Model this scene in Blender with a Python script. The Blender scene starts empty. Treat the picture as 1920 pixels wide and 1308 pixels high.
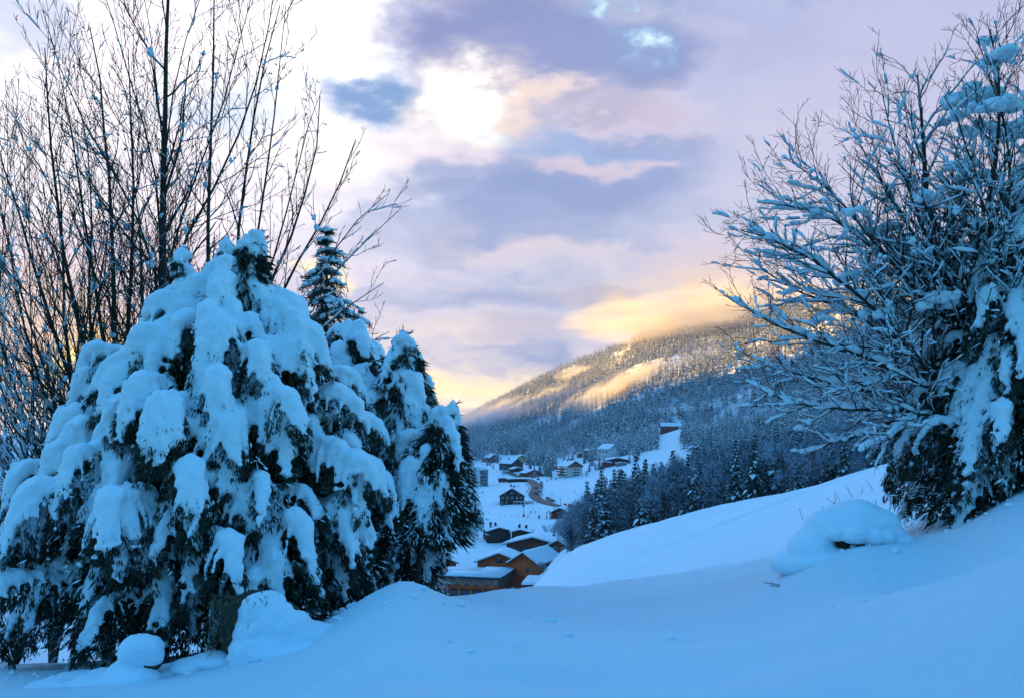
import bpy, math, random
import numpy as np
from mathutils import Vector, Matrix
R = math.radians
rng = np.random.default_rng(7)
random.seed(7)
scene = bpy.context.scene
C = scene.collection

# ------------------------------------------------------------------ camera
F = 1920 * 35 / 36          # focal length in photo pixels
CX, HY = 960, 800           # photo pixel of the straight-ahead direction (level horizon at y = 800)
cam_d = bpy.data.cameras.new('camera')
cam = bpy.data.objects.new('camera', cam_d); C.objects.link(cam)
cam_d.lens = 35; cam_d.sensor_width = 36
cam.location = (0, 0, 0); cam.rotation_euler = (R(90), 0, 0)
cam_d.shift_y = (HY - 654) / 1920
cam_d.clip_start = 0.1; cam_d.clip_end = 20000
scene.camera = cam

def P(px, py, Y):
    return np.array(((px - CX) / F * Y, Y, (HY - py) / F * Y))

# ------------------------------------------------------------------ render settings
scene.view_settings.view_transform = 'Standard'
scene.view_settings.look = 'None'
scene.view_settings.exposure = 2.0
scene.view_settings.gamma = 1
scene.view_settings.use_curve_mapping = False
cy = scene.cycles
cy.use_denoising = True
cy.max_bounces = 6; cy.diffuse_bounces = 3; cy.glossy_bounces = 2; cy.transmission_bounces = 2
cy.volume_bounces = 1; cy.transparent_max_bounces = 8
cy.sample_clamp_indirect = 8
cy.volume_step_rate = 4

HAZE = 0.00006
def lin(c):
    out = []
    for v in c[:3]:
        v = v / 255.0
        out.append(v / 12.92 if v <= 0.04045 else ((v + 0.055) / 1.055) ** 2.4)
    return (*out, 1.0)

# ------------------------------------------------------------------ sun
SUN_AZ, SUN_EL = R(-80), R(13)          # azimuth from +Y towards +X
to_sun = np.array((math.sin(SUN_AZ) * math.cos(SUN_EL), math.cos(SUN_AZ) * math.cos(SUN_EL), math.sin(SUN_EL)))
sd = bpy.data.lights.new('sun', 'SUN'); sd.energy = 5.0; sd.angle = R(0.6); sd.color = (1.0, 0.52, 0.05)
sun = bpy.data.objects.new('sun', sd); C.objects.link(sun)
sun.rotation_euler = Vector(to_sun).to_track_quat('Z', 'Y').to_euler()

# ------------------------------------------------------------------ world (evening sky with broken cloud)
world = bpy.data.worlds.new('World'); scene.world = world; world.use_nodes = True
nt = world.node_tree; N = nt.nodes; L = nt.links
for n in list(N): N.remove(n)
def node(t, **kw):
    n = N.new(t)
    for k, v in kw.items(): setattr(n, k, v)
    return n
def wmath(op, a, b=None, c=None):
    n = node('ShaderNodeMath', operation=op)
    for i, v in enumerate((a, b, c)):
        if v is None: continue
        if isinstance(v, (int, float)): n.inputs[i].default_value = v
        else: L.new(v, n.inputs[i])
    return n.outputs[0]
def wmap(v, a, b, c=0.0, d=1.0, smooth=True):
    n = node('ShaderNodeMapRange'); n.interpolation_type = 'SMOOTHSTEP' if smooth else 'LINEAR'
    L.new(v, n.inputs[0])
    for i, x in enumerate((a, b, c, d)): n.inputs[1 + i].default_value = x
    return n.outputs[0]
def wmix(f, a, b):
    n = node('ShaderNodeMix', data_type='RGBA')
    if isinstance(f, (int, float)): n.inputs[0].default_value = f
    else: L.new(f, n.inputs[0])
    for v, s in ((a, n.inputs[6]), (b, n.inputs[7])):
        if isinstance(v, tuple): s.default_value = v
        else: L.new(v, s)
    return n.outputs[2]
def wtint(a, c):
    n = node('ShaderNodeMix', data_type='RGBA', blend_type='MULTIPLY'); n.inputs[0].default_value = 1
    L.new(a, n.inputs[6]); n.inputs[7].default_value = c
    return n.outputs[2]
tc = node('ShaderNodeTexCoord')
sep = node('ShaderNodeSeparateXYZ'); L.new(tc.outputs['Generated'], sep.inputs[0])
az = wmath('ARCTAN2', sep.outputs[0], sep.outputs[1])
el = wmath('ARCSINE', sep.outputs[2])
comb0 = node('ShaderNodeCombineXYZ'); L.new(az, comb0.inputs[0]); L.new(wmath('MULTIPLY', el, 1.9), comb0.inputs[1])
nz = node('ShaderNodeTexNoise'); nz.inputs['Scale'].default_value = 5.5; nz.inputs['Detail'].default_value = 7; nz.inputs['Roughness'].default_value = 0.52
L.new(comb0.outputs[0], nz.inputs['Vector'])
sc_ = node('ShaderNodeSeparateColor'); L.new(nz.outputs['Color'], sc_.inputs[0])
nzb = node('ShaderNodeTexNoise'); nzb.inputs['Scale'].default_value = 17; nzb.inputs['Detail'].default_value = 8; nzb.inputs['Roughness'].default_value = 0.6
L.new(comb0.outputs[0], nzb.inputs['Vector'])
scb = node('ShaderNodeSeparateColor'); L.new(nzb.outputs['Color'], scb.inputs[0])
azw = wmath('ADD', wmath('ADD', az, wmath('MULTIPLY', wmath('SUBTRACT', sc_.outputs[0], 0.5), 0.24)), wmath('MULTIPLY', wmath('SUBTRACT', scb.outputs[0], 0.5), 0.15))
elw = wmath('ADD', wmath('ADD', el, wmath('MULTIPLY', wmath('SUBTRACT', sc_.outputs[1], 0.5), 0.11)), wmath('MULTIPLY', wmath('SUBTRACT', scb.outputs[1], 0.5), 0.055))
combw = node('ShaderNodeCombineXYZ'); L.new(azw, combw.inputs[0]); L.new(elw, combw.inputs[1])
ramp = node('ShaderNodeValToRGB'); L.new(wmap(elw, 0, 0.45, smooth=False), ramp.inputs[0])
cr = ramp.color_ramp
stops = [(0.0, (255, 226, 190)), (0.09, (238, 222, 212)), (0.2, (200, 202, 228)), (0.42, (176, 190, 226)), (0.62, (186, 194, 230)), (1.0, (170, 184, 228))]
cr.elements[0].position = 0; cr.elements[0].color = lin(stops[0][1])
cr.elements[1].position = 1; cr.elements[1].color = lin(stops[-1][1])
for p, c in stops[1:-1]:
    e = cr.elements.new(p); e.color = lin(c)
col = ramp.outputs[0]
# long streaks
comb2 = node('ShaderNodeCombineXYZ'); L.new(wmath('MULTIPLY', azw, 2.2), comb2.inputs[0]); L.new(wmath('MULTIPLY', elw, 13), comb2.inputs[1])
n2 = node('ShaderNodeTexNoise'); n2.inputs['Scale'].default_value = 1.6; n2.inputs['Detail'].default_value = 6; L.new(comb2.outputs[0], n2.inputs['Vector'])
near_c = wmath('MULTIPLY', wmap(az, 0.30, 0.05), wmap(az, -0.55, -0.2))
col = wmix(wmath('MULTIPLY', wmath('MULTIPLY', wmap(n2.outputs[0], 0.45, 0.62), 0.95), near_c), col, lin((118, 150, 204)))
col = wmix(wmath('MULTIPLY', wmath('MULTIPLY', wmap(n2.outputs[0], 0.46, 0.34), 0.6), near_c), col, lin((236, 216, 222)))
# fine cloud texture over everything: soft lighter and darker billows
comb3 = node('ShaderNodeCombineXYZ'); L.new(azw, comb3.inputs[0]); L.new(wmath('MULTIPLY', elw, 2.6), comb3.inputs[1]); comb3.inputs[2].default_value = 3.3
n3 = node('ShaderNodeTexNoise'); n3.inputs['Scale'].default_value = 7.5; n3.inputs['Detail'].default_value = 9; n3.inputs['Roughness'].default_value = 0.55; L.new(comb3.outputs[0], n3.inputs['Vector'])
side_ = wmap(az, 0.5, 0.2, 0.35, 1.0)
col = wmix(wmath('MULTIPLY', wmath('MULTIPLY', wmap(n3.outputs[0], 0.50, 0.68), 0.55), side_), col, lin((112, 142, 202)))
col = wmix(wmath('MULTIPLY', wmath('MULTIPLY', wmap(n3.outputs[0], 0.48, 0.32), 0.32), side_), col, lin((240, 230, 238)))
def blob(px, py, sx, sy, color, k=1.0, soft=0.25, boost=1.0):
    global col
    u, v = (px - CX) / F, (HY - py) / F
    a0 = math.atan2(u, 1); e0 = math.asin(v / math.sqrt(1 + u * u + v * v))
    s = node('ShaderNodeVectorMath', operation='SUBTRACT'); L.new(combw.outputs[0], s.inputs[0]); s.inputs[1].default_value = (a0, e0, 0)
    d = node('ShaderNodeVectorMath', operation='DIVIDE'); L.new(s.outputs[0], d.inputs[0]); d.inputs[1].default_value = (sx / F, sy / F, 1)
    l = node('ShaderNodeVectorMath', operation='LENGTH'); L.new(d.outputs[0], l.inputs[0])
    m = wmap(l.outputs['Value'], 1.25, soft, 0, k)
    c = lin(color); c = (c[0] * boost, c[1] * boost, c[2] * boost, 1)
    col = wmix(m, col, c)
# blobs: (photo-like sky, direction based)
blob(250, 180, 560, 430, (250, 244, 252), 0.95, 0.2, 1.3)
blob(600, 60, 200, 170, (255, 253, 255), 0.97, 0.2, 1.4)
blob(660, 290, 160, 90, (255, 248, 248), 0.8, 0.1, 1.1)
blob(420, 190, 150, 50, (165, 205, 240), 0.6)
blob(30, 30, 130, 80, (190, 208, 240), 0.8)
blob(330, 330, 240, 60, (205, 205, 236), 0.5, 0.0)
blob(250, 500, 420, 110, (214, 200, 226), 0.7, 0.0)
blob(60, 620, 260, 110, (246, 214, 196), 0.8)
blob(150, 650, 150, 75, (255, 214, 170), 0.8, 0.0)
blob(140, 655, 60, 44, (255, 224, 130), 1.0, 0.0, 1.4)
blob(560, 530, 60, 40, (255, 238, 190), 0.8, 0.1, 1.2)
blob(930, 60, 250, 115, (118, 138, 196), 0.97, 0.1)
blob(1180, 130, 150, 66, (118, 142, 196), 0.95)
blob(1060, 120, 260, 64, (124, 144, 202), 0.9)
blob(700, 165, 130, 45, (95, 152, 212), 1.0, 0.2)
blob(1180, 215, 240, 34, (222, 196, 206), 0.5, 0.0)
blob(870, 185, 150, 80, (255, 238, 218), 0.9, 0.0, 1.15)
blob(860, 175, 95, 58, (255, 250, 244), 1.0, 0.1, 1.5)
blob(905, 222, 60, 24, (196, 226, 250), 0.6, 0.0)
blob(1000, 190, 90, 30, (255, 228, 214), 0.7)
blob(1170, 104, 75, 40, (120, 178, 228), 0.8, 0.0)
blob(1170, 104, 42, 24, (205, 240, 255), 1.0, 0.0, 1.15)
blob(1105, 24, 60, 34, (130, 182, 228), 0.7, 0.0)
blob(1105, 24, 34, 18, (205, 238, 255), 0.9, 0.0, 1.0)
blob(1060, 350, 330, 70, (104, 142, 202), 0.97, 0.2)
blob(1060, 270, 200, 34, (112, 162, 216), 0.85, 0.0)
blob(900, 415, 240, 45, (108, 148, 206), 0.95, 0.15)
blob(1010, 475, 260, 26, (222, 208, 220), 0.65, 0.0)
blob(1130, 300, 140, 18, (226, 204, 218), 0.6)
blob(960, 560, 260, 34, (128, 156, 208), 0.9, 0.1)
blob(860, 630, 220, 20, (240, 224, 220), 0.7)
blob(1000, 620, 200, 26, (170, 172, 205), 0.7)
blob(1300, 470, 130, 60, (208, 192, 216), 0.6)
blob(1280, 560, 230, 90, (244, 208, 178), 0.8, 0.0)
blob(1270, 588, 160, 46, (255, 216, 136), 0.85, 0.0, 1.02)
blob(880, 735, 280, 48, (255, 232, 180), 0.95, 0.15, 1.15)
blob(840, 775, 200, 36, (255, 240, 205), 1.0, 0.15, 1.3)
blob(1620, 200, 330, 260, (188, 190, 226), 0.6)
blob(1400, 60, 220, 70, (150, 166, 214), 0.5, 0.0)
lp = node('ShaderNodeBackground'); L.new(col, lp.inputs[0]); lp.inputs[1].default_value = 0.262
sky = node('ShaderNodeTexSky', sky_type='NISHITA'); sky.sun_disc = False
sky.sun_elevation = SUN_EL; sky.sun_rotation = SUN_AZ
sky.altitude = 1200; sky.air_density = 1.6; sky.dust_density = 0.3; sky.ozone_density = 4.0
bg2 = node('ShaderNodeBackground'); # the sky away from the sunset is already dusky low down
dusk = wmath('MULTIPLY', wmap(wmath('ABSOLUTE', az), 1.2, 1.9), wmap(el, 0.85, 0.25))
L.new(wmix(wmath('MULTIPLY', dusk, 0.72), wtint(sky.outputs[0], (0.57, 1.48, 1.76, 1)), lin((8, 20, 44))), bg2.inputs[0]); bg2.inputs[1].default_value = 0.080
mx = node('ShaderNodeMixShader')
# broken cloud low over the horizon ahead, clear deep blue overhead and behind
clr = wmath('MAXIMUM', wmap(el, 0.42, 0.62), wmap(wmath('ABSOLUTE', az), 0.75, 1.3))
L.new(clr, mx.inputs[0]); L.new(lp.outputs[0], mx.inputs[1]); L.new(bg2.outputs[0], mx.inputs[2])
wo = node('ShaderNodeOutputWorld'); L.new(mx.outputs[0], wo.inputs[0])
world.cycles.sampling_method = 'MANUAL'; world.cycles.sample_map_resolution = 1024

# ------------------------------------------------------------------ helpers
def mesh_obj(name, V, F3=None, F4=None, mats=(), m3=None, m4=None, parent=None, smooth=False, origin=None, link=True):
    V = np.asarray(V, dtype=np.float32).reshape(-1, 3)
    if origin is not None: V = V - np.asarray(origin, dtype=np.float32)
    F3 = np.zeros((0, 3), np.int32) if F3 is None or len(F3) == 0 else np.asarray(F3, dtype=np.int32)
    F4 = np.zeros((0, 4), np.int32) if F4 is None or len(F4) == 0 else np.asarray(F4, dtype=np.int32)
    me = bpy.data.meshes.new(name)
    me.vertices.add(len(V)); me.vertices.foreach_set('co', V.ravel())
    li = np.concatenate([F3.ravel(), F4.ravel()])
    me.loops.add(len(li)); me.loops.foreach_set('vertex_index', li)
    tot = np.concatenate([np.full(len(F3), 3), np.full(len(F4), 4)]).astype(np.int32)
    st = np.concatenate([[0], np.cumsum(tot)[:-1]]).astype(np.int32) if len(tot) else np.zeros(0, np.int32)
    me.polygons.add(len(tot)); me.polygons.foreach_set('loop_start', st); me.polygons.foreach_set('loop_total', tot)
    for m in mats: me.materials.append(m)
    if m3 is not None or m4 is not None:
        mi = np.concatenate([np.zeros(len(F3)) if m3 is None else np.broadcast_to(m3, len(F3)), np.zeros(len(F4)) if m4 is None else np.broadcast_to(m4, len(F4))]).astype(np.int32)
        me.polygons.foreach_set('material_index', mi)
    if smooth: me.polygons.foreach_set('use_smooth', np.ones(len(tot), bool))
    me.update(calc_edges=True)
    o = bpy.data.objects.new(name, me)
    if link: C.objects.link(o)
    if parent is not None: o.parent = parent
    return o

class MB:
    """collects boxes, tubes, blobs; builds one mesh"""
    def __init__(s): s.V = []; s.F3 = []; s.F4 = []; s.M3 = []; s.M4 = []; s.n = 0
    def add(s, V, F3=None, F4=None, mat=0):
        V = np.asarray(V, float).reshape(-1, 3)
        if F3 is not None and len(F3):
            F3 = np.asarray(F3); s.F3.append(F3 + s.n); s.M3.append(np.broadcast_to(mat, len(F3)))
        if F4 is not None and len(F4):
            F4 = np.asarray(F4); s.F4.append(F4 + s.n); s.M4.append(np.broadcast_to(mat, len(F4)))
        s.V.append(V); s.n += len(V)
    def box(s, c, d, mat=0, rz=0, ry=0, rx=0):
        h = np.array(d) / 2
        v = np.array([(x, y, z) for z in (-1, 1) for y in (-1, 1) for x in (-1, 1)]) * h
        if rz or ry or rx:
            M = np.array(Matrix.Rotation(rz, 3, 'Z') @ Matrix.Rotation(ry, 3, 'Y') @ Matrix.Rotation(rx, 3, 'X')); v = v @ M.T
        s.add(v + np.array(c), None, [(0, 2, 3, 1), (4, 5, 7, 6), (0, 1, 5, 4), (2, 6, 7, 3), (0, 4, 6, 2), (1, 3, 7, 5)], mat)
        return s
    def hexa(s, v, mat=0):      # 8 points: bottom 4 ccw, top 4 ccw
        s.add(v, None, [(0, 3, 2, 1), (4, 5, 6, 7), (0, 1, 5, 4), (1, 2, 6, 5), (2, 3, 7, 6), (3, 0, 4, 7)], mat)
        return s
    def prism(s, poly, y0, y1, mat=0):   # poly in (x,z), extruded along y
        n = len(poly)
        a = [(p[0], y0, p[1]) for p in poly]; b = [(p[0], y1, p[1]) for p in poly]
        f4 = [(i, (i + 1) % n, n + (i + 1) % n, n + i) for i in range(n)]
        f3 = [(0, i + 1, i) for i in range(1, n - 1)] + [(n, n + i, n + i + 1) for i in range(1, n - 1)]
        s.add(a + b, f3, f4, mat); return s
    def tube(s, pts, rad, k=5, mat=0, cap=True):
        V, F4, F3 = tube_geo(np.asarray(pts, float), np.asarray(rad, float), k, cap)
        s.add(V, F3, F4, mat); return s
    def cyl(s, a, b, r, k=8, mat=0, r2=None):
        return s.tube([a, b], [r, r if r2 is None else r2], k, mat)
    def empty(s): return s.n == 0
    def build(s, name, mats, parent=None, origin=None, smooth=False):
        cat = lambda l, w: np.concatenate(l) if l else np.zeros((0, w), int)
        cm = lambda l: np.concatenate(l) if l else np.zeros(0, int)
        if not isinstance(mats, (list, tuple)): mats = [mats]
        return mesh_obj(name, np.concatenate(s.V), cat(s.F3, 3), cat(s.F4, 4), mats, cm(s.M3), cm(s.M4), parent, smooth, origin)

def tube_geo(p, r, k, cap=True):
    n = len(p)
    t = np.empty_like(p); t[1:-1] = p[2:] - p[:-2]; t[0] = p[1] - p[0]; t[-1] = p[-1] - p[-2]
    t /= np.linalg.norm(t, axis=1)[:, None] + 1e-9
    ref = np.array((0.0, 0, 1)) if abs(t[:, 2]).max() < 0.9 else np.array((0.93, 0.37, 0.0))
    a = np.cross(t, ref); a /= np.linalg.norm(a, axis=1)[:, None] + 1e-9
    b = np.cross(t, a)
    th = np.arange(k) / k * 2 * math.pi
    V = (p[:, None] + (a[:, None] * np.cos(th)[None, :, None] + b[:, None] * np.sin(th)[None, :, None]) * r[:, None, None]).reshape(-1, 3)
    i = np.arange(n - 1)[:, None] * k; j = np.arange(k)[None]; j2 = (j + 1) % k
    F4 = np.stack([i + j, i + j2, i + k + j2, i + k + j], -1).reshape(-1, 4)
    F3 = []
    if cap:
        F3 = [(0, q + 1, q) for q in range(1, k - 1)] + [((n - 1) * k, (n - 1) * k + q, (n - 1) * k + q + 1) for q in range(1, k - 1)]
    return V, F4, F3

def icosa(sub=0):
    import bmesh
    bm = bmesh.new(); bmesh.ops.create_icosphere(bm, subdivisions=sub + 1, radius=1)
    V = np.array([v.co[:] for v in bm.verts]); Fc = np.array([[v.index for v in f.verts] for f in bm.faces]); bm.free()
    return V, Fc
ICO0 = icosa(0); ICO1 = icosa(1); ICO2 = icosa(2)

def blobs_geo(pos, rad, flat=0.8, ico=ICO0, jit=0.0, seed=1):
    """many ellipsoids at once"""
    g = np.random.default_rng(seed)
    V, Fc = ico
    pos = np.asarray(pos); rad = np.asarray(rad)
    if rad.ndim == 1: rad = np.stack([rad, rad, rad * flat], 1)
    VV = V[None] * rad[:, None, :]
    if jit: VV = VV * (1 + g.normal(0, jit, VV.shape[:2] + (1,)))
    VV = (VV + pos[:, None]).reshape(-1, 3)
    FF = (Fc[None] + (np.arange(len(pos)) * len(V))[:, None, None]).reshape(-1, 3)
    return VV, FF

def blades_geo(pos, dirs, length, width, g, bend=0.0):
    """thin kite shaped blades (two triangles each)"""
    n = len(pos)
    d = dirs / (np.linalg.norm(dirs, axis=1)[:, None] + 1e-9)
    s = np.cross(d, g.normal(size=(n, 3))); s /= np.linalg.norm(s, axis=1)[:, None] + 1e-9
    mid = pos + d * (length * 0.45)[:, None]
    tip = pos + d * length[:, None]; tip[:, 2] -= bend * length
    w = width[:, None] * 0.5
    V = np.stack([pos, mid + s * w, tip, mid - s * w], 1).reshape(-1, 3)
    F4 = np.arange(n * 4).reshape(-1, 4)
    return V, F4

def empty(name, loc, label=None, cat=None, group=None, rz=0):
    o = bpy.data.objects.new(name, None); C.objects.link(o); o.location = tuple(loc); o.rotation_euler = (0, 0, rz)
    o.empty_display_size = 0.3
    if label: o['label'] = label
    if cat: o['category'] = cat
    if group: o['group'] = group
    return o
def tag(o, label=None, cat=None, group=None, kind=None):
    if label: o['label'] = label
    if cat: o['category'] = cat
    if group: o['group'] = group
    if kind: o['kind'] = kind
    return o

# ------------------------------------------------------------------ materials
def mat(name, color, rough=0.8, bdist=0.02, noise=0.0, nscale=5.0, bump=0.0, bscale=30.0, color2=None, spec=0.3, metallic=0, obj=False):
    m = bpy.data.materials.new(name); m.use_nodes = True
    t = m.node_tree; b = t.nodes['Principled BSDF']
    b.inputs['Base Color'].default_value = (*color, 1); b.inputs['Roughness'].default_value = rough
    b.inputs['Specular IOR Level'].default_value = spec; b.inputs['Metallic'].default_value = metallic
    g = t.nodes.new('ShaderNodeNewGeometry') if not obj else t.nodes.new('ShaderNodeTexCoord')
    vec = g.outputs['Position'] if not obj else g.outputs['Object']
    if noise or color2:
        n = t.nodes.new('ShaderNodeTexNoise'); n.inputs['Scale'].default_value = nscale; n.inputs['Detail'].default_value = 5
        t.links.new(vec, n.inputs['Vector'])
        mp = t.nodes.new('ShaderNodeMapRange'); t.links.new(n.outputs[0], mp.inputs[0]); mp.inputs[1].default_value = 0.3; mp.inputs[2].default_value = 0.7
        mxn = t.nodes.new('ShaderNodeMix'); mxn.data_type = 'RGBA'; t.links.new(mp.outputs[0], mxn.inputs[0])
        c2 = color2 or tuple(max(0, c * (1 - noise)) for c in color)
        mxn.inputs[6].default_value = (*color, 1); mxn.inputs[7].default_value = (*c2, 1)
        t.links.new(mxn.outputs[2], b.inputs['Base Color'])
    if bump:
        n = t.nodes.new('ShaderNodeTexNoise'); n.inputs['Scale'].default_value = bscale; n.inputs['Detail'].default_value = 6; n.inputs['Roughness'].default_value = 0.65
        t.links.new(vec, n.inputs['Vector'])
        bp = t.nodes.new('ShaderNodeBump'); bp.inputs['Strength'].default_value = bump; bp.inputs['Distance'].default_value = bdist
        t.links.new(n.outputs[0], bp.inputs['Height']); t.links.new(bp.outputs[0], b.inputs['Normal'])
    return m
M = {}
SNOWC = (0.78, 0.86, 0.94)
M['ground'] = mat('snow_ground', SNOWC, 0.75, bump=0.8, bscale=22, bdist=0.05, noise=0.05, nscale=0.6)
M['snow'] = mat('fresh_snow', SNOWC, 0.7, bump=0.5, bscale=26)
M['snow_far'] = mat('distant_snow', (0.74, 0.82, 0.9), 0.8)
M['frost'] = mat('frosted_twigs', (0.42, 0.50, 0.60), 0.9, noise=0.5, nscale=0.25)
M['needle'] = mat('spruce_needles', (0.016, 0.028, 0.018), 0.7, color2=(0.03, 0.036, 0.02), nscale=6)
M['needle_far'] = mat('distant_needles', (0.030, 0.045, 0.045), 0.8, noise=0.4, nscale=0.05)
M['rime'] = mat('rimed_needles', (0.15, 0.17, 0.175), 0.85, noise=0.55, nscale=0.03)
M['bark'] = mat('dark_bark', (0.035, 0.028, 0.024), 0.85, color2=(0.07, 0.06, 0.05), nscale=9, bump=0.8, bscale=30)
M['twig'] = mat('frosted_brown_twig', (0.06, 0.05, 0.05), 0.85, noise=0.4, nscale=2)
M['wood'] = mat('larch_cladding', (0.80, 0.115, 0.02), 0.7, noise=0.35, nscale=1.2)
M['woodl'] = mat('pale_timber', (0.85, 0.26, 0.06), 0.65, noise=0.3, nscale=2)
M['wood_dark'] = mat('weathered_dark_wood', (0.045, 0.028, 0.022), 0.8, noise=0.4, nscale=1.5)
M['wood_brown'] = mat('brown_boards', (0.24, 0.07, 0.03), 0.8, noise=0.4, nscale=1.5)
M['barn'] = mat('red_brown_boards', (0.24, 0.05, 0.04), 0.85, noise=0.4, nscale=0.8)
M['plaster'] = mat('white_plaster', (0.60, 0.60, 0.60), 0.85, noise=0.12, nscale=0.5)
M['greyplaster'] = mat('grey_render', (0.25, 0.28, 0.31), 0.85, noise=0.2, nscale=0.5)
M['yellow'] = mat('yellow_render', (0.55, 0.38, 0.06), 0.8, noise=0.2, nscale=0.6)
M['glass'] = mat('dark_glass', (0.02, 0.03, 0.05), 0.08, spec=0.8)
M['roofdark'] = mat('dark_eaves', (0.03, 0.026, 0.026), 0.7)
M['metal'] = mat('grey_metal', (0.10, 0.10, 0.11), 0.5, metallic=0.4)
M['road'] = mat('wet_asphalt_with_grit', (0.11, 0.065, 0.06), 0.7, color2=(0.18, 0.12, 0.11), nscale=0.4)
M['red'] = mat('red_cloth', (0.55, 0.02, 0.03), 0.6, noise=0.1, nscale=3)
M['white'] = mat('white_paint', (0.75, 0.75, 0.75), 0.5, noise=0.05, nscale=3)
M['rubber'] = mat('black_rubber', (0.015, 0.015, 0.016), 0.8)
M['rock'] = mat('mossy_rock', (0.07, 0.055, 0.04), 0.9, color2=(0.03, 0.03, 0.022), nscale=7, bump=1, bscale=12)
M['reed'] = mat('dry_grass', (0.16, 0.11, 0.05), 0.8, noise=0.4, nscale=8)
M['skin'] = mat('skin', (0.45, 0.28, 0.2), 0.6)

# ------------------------------------------------------------------ terrain: one height field
S7 = 1.25
COLS = {   # px : knots (distance, photo y) from the camera outwards
 -1500: [(5,1440),(14,1250),(20,1255),(40,1200),(90,1110),(120,1100),(250,1050),(400,960),(700,870),(1500,820),(2450,770)],
 0:     [(5,1420),(14,1236),(20,1256),(40,1200),(90,1120),(120,1110),(250,1060),(400,980),(700,880),(1500,830),(2450,782)],
 300:   [(5,1410),(13.2,1230),(19,1262),(40,1240),(90,1150),(120,1140),(250,1090),(400,985),(700,880),(1500,832),(2450,786)],
 560:   [(5,1390),(12.5,1186),(18,1260),(40,1290),(90,1200),(120,1170),(250,1120),(400,990),(700,880),(1500,835),(2450,800)],
 690:   [(5,1350),(11.8,1122),(16,1210),(40,1285),(90,1205),(125,1175),(248,1121),(370,985),(660,884),(1450,834),(2500,805)],
 760:   [(5,1325),(11.5,1096),(16,1200),(40,1280),(90,1210),(130,1180),(245,1122),(350,975),(620,886),(1400,832),(2300,805)],
 860:   [(5,1315),(12.5,1112),(18,1230),(40,1280),(90,1215),(140,1180),(245,1122),(345,976),(590,890),(1150,830),(1900,797)],
 905:   [(5,1312),(13,1110),(19,1230),(40,1280),(90,1215),(145,1180),(245,1122),(345,976),(575,890),(1080,828),(1850,768)],
 960:   [(5,1310),(14,1102),(20,1220),(40,1280),(90,1215),(150,1180),(245,1124),(345,976),(560,887),(1000,828),(1800,737)],
 1010:  [(5,1308),(15,1098),(21,1200),(45,1220),(130,1130),(190,1090),(250,1085),(345,976),(540,893),(950,832),(1780,712)],
 1060:  [(5,1305),(16,1092),(23,1150),(60,1110),(215,1030),(235,1046),(285,1015),(348,975),(530,898),(900,838),(1750,690)],
 1120:  [(5,1303),(17,1086),(24,1140),(58,1100),(200,1006),(220,1024),(275,1015),(350,968),(540,885),(870,830),(1650,660)],
 1200:  [(5,1300),(18,1076),(26,1130),(55,1080),(180,984),(200,1002),(260,1010),(360,960),(560,862),(850,812),(1550,614)],
 1280:  [(5,1296),(18.4,1066),(26,1112),(52,1066),(165,965),(185,982),(245,990),(345,950),(560,835),(820,795),(1500,602)],
 1350:  [(5,1292),(18.5,1055),(26,1095),(50,1048),(150,948),(170,962),(230,975),(330,935),(560,840),(800,790),(1450,598)],
 1460:  [(5,1280),(17,1040),(24,1070),(45,1022),(135,922),(150,934),(220,940),(330,912),(520,840),(750,775),(1350,572)],
 1600:  [(5,1245),(15.5,1005),(20,1018),(35,978),(125,885),(140,894),(220,905),(330,884),(500,830),(700,755),(1250,520)],
 1690:  [(5,1222),(15,987),(19,998),(30,955),(120,860),(135,867),(210,880),(300,864),(480,812),(700,735),(1200,495)],
 1800:  [(5,1185),(15,950),(19,962),(30,925),(110,842),(125,848),(200,855),(290,842),(460,790),(680,715),(1150,465)],
 1920:  [(5,1140),(14.5,880),(19,890),(30,872),(100,826),(120,830),(190,830),(280,818),(440,765),(650,690),(1100,440)],
 2300:  [(5,1080),(14,840),(19,838),(30,805),(90,780),(110,782),(180,780),(270,760),(430,710),(640,640),(1050,420)],
 3400:  [(5,1000),(14,780),(19,776),(30,750),(90,730),(110,730),(180,720),(270,700),(430,660),(640,600),(1050,410)],
}
cpx = np.array(sorted(COLS)); 
tab = np.array([[k for k in COLS[p]] for p in cpx], float)
tab[:, 6:, 0] *= S7
gpx = np.unique(np.concatenate([np.linspace(-1500, -120, 40), np.arange(-120, 2046, 6), np.linspace(2045, 3400, 40)]))
NY = 460
gY = np.geomspace(1.2, 3800, NY)
def smooth_interp(x, xp, fp):       # cosine-free Catmull style smoothing through linear + blur
    return np.interp(x, xp, fp)
E = np.zeros((len(gpx), NY))
for i, p in enumerate(gpx):
    ky = np.array([np.interp(p, cpx, tab[:, k, 0]) for k in range(11)])
    kv = np.array([np.interp(p, cpx, tab[:, k, 1]) for k in range(11)])
    e = (HY - kv) / F
    ky = np.concatenate([[1.2], ky, [ky[-1] * 1.12, 3801]])
    e = np.concatenate([[-1.55 / 1.2], e, [e[-1] * 0.72 - 0.002, e[-1] * 0.3 - 0.004]])
    # near the feet interpolate the height itself, further out the slope angle
    z_near = np.interp(gY, [1.2, ky[1]], [-1.55, e[1] * ky[1]])
    E[i] = np.interp(np.log(gY), np.log(ky), e)
    m = gY < ky[1]; E[i][m] = z_near[m] / gY[m]
def blur(A, n, axis):
    k = np.hanning(n + 2)[1:-1]; k /= k.sum()
    pad = [(0, 0), (0, 0)]; pad[axis] = (n // 2, n // 2)
    B = np.pad(A, pad, mode='edge')
    return np.apply_along_axis(lambda v: np.convolve(v, k, 'valid'), axis, B)
E = blur(blur(E, 9, 1), 13, 0)
GX = (gpx[:, None] - CX) / F * gY[None]
GY = np.broadcast_to(gY[None], GX.shape)
GZ = E * gY[None]
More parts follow.
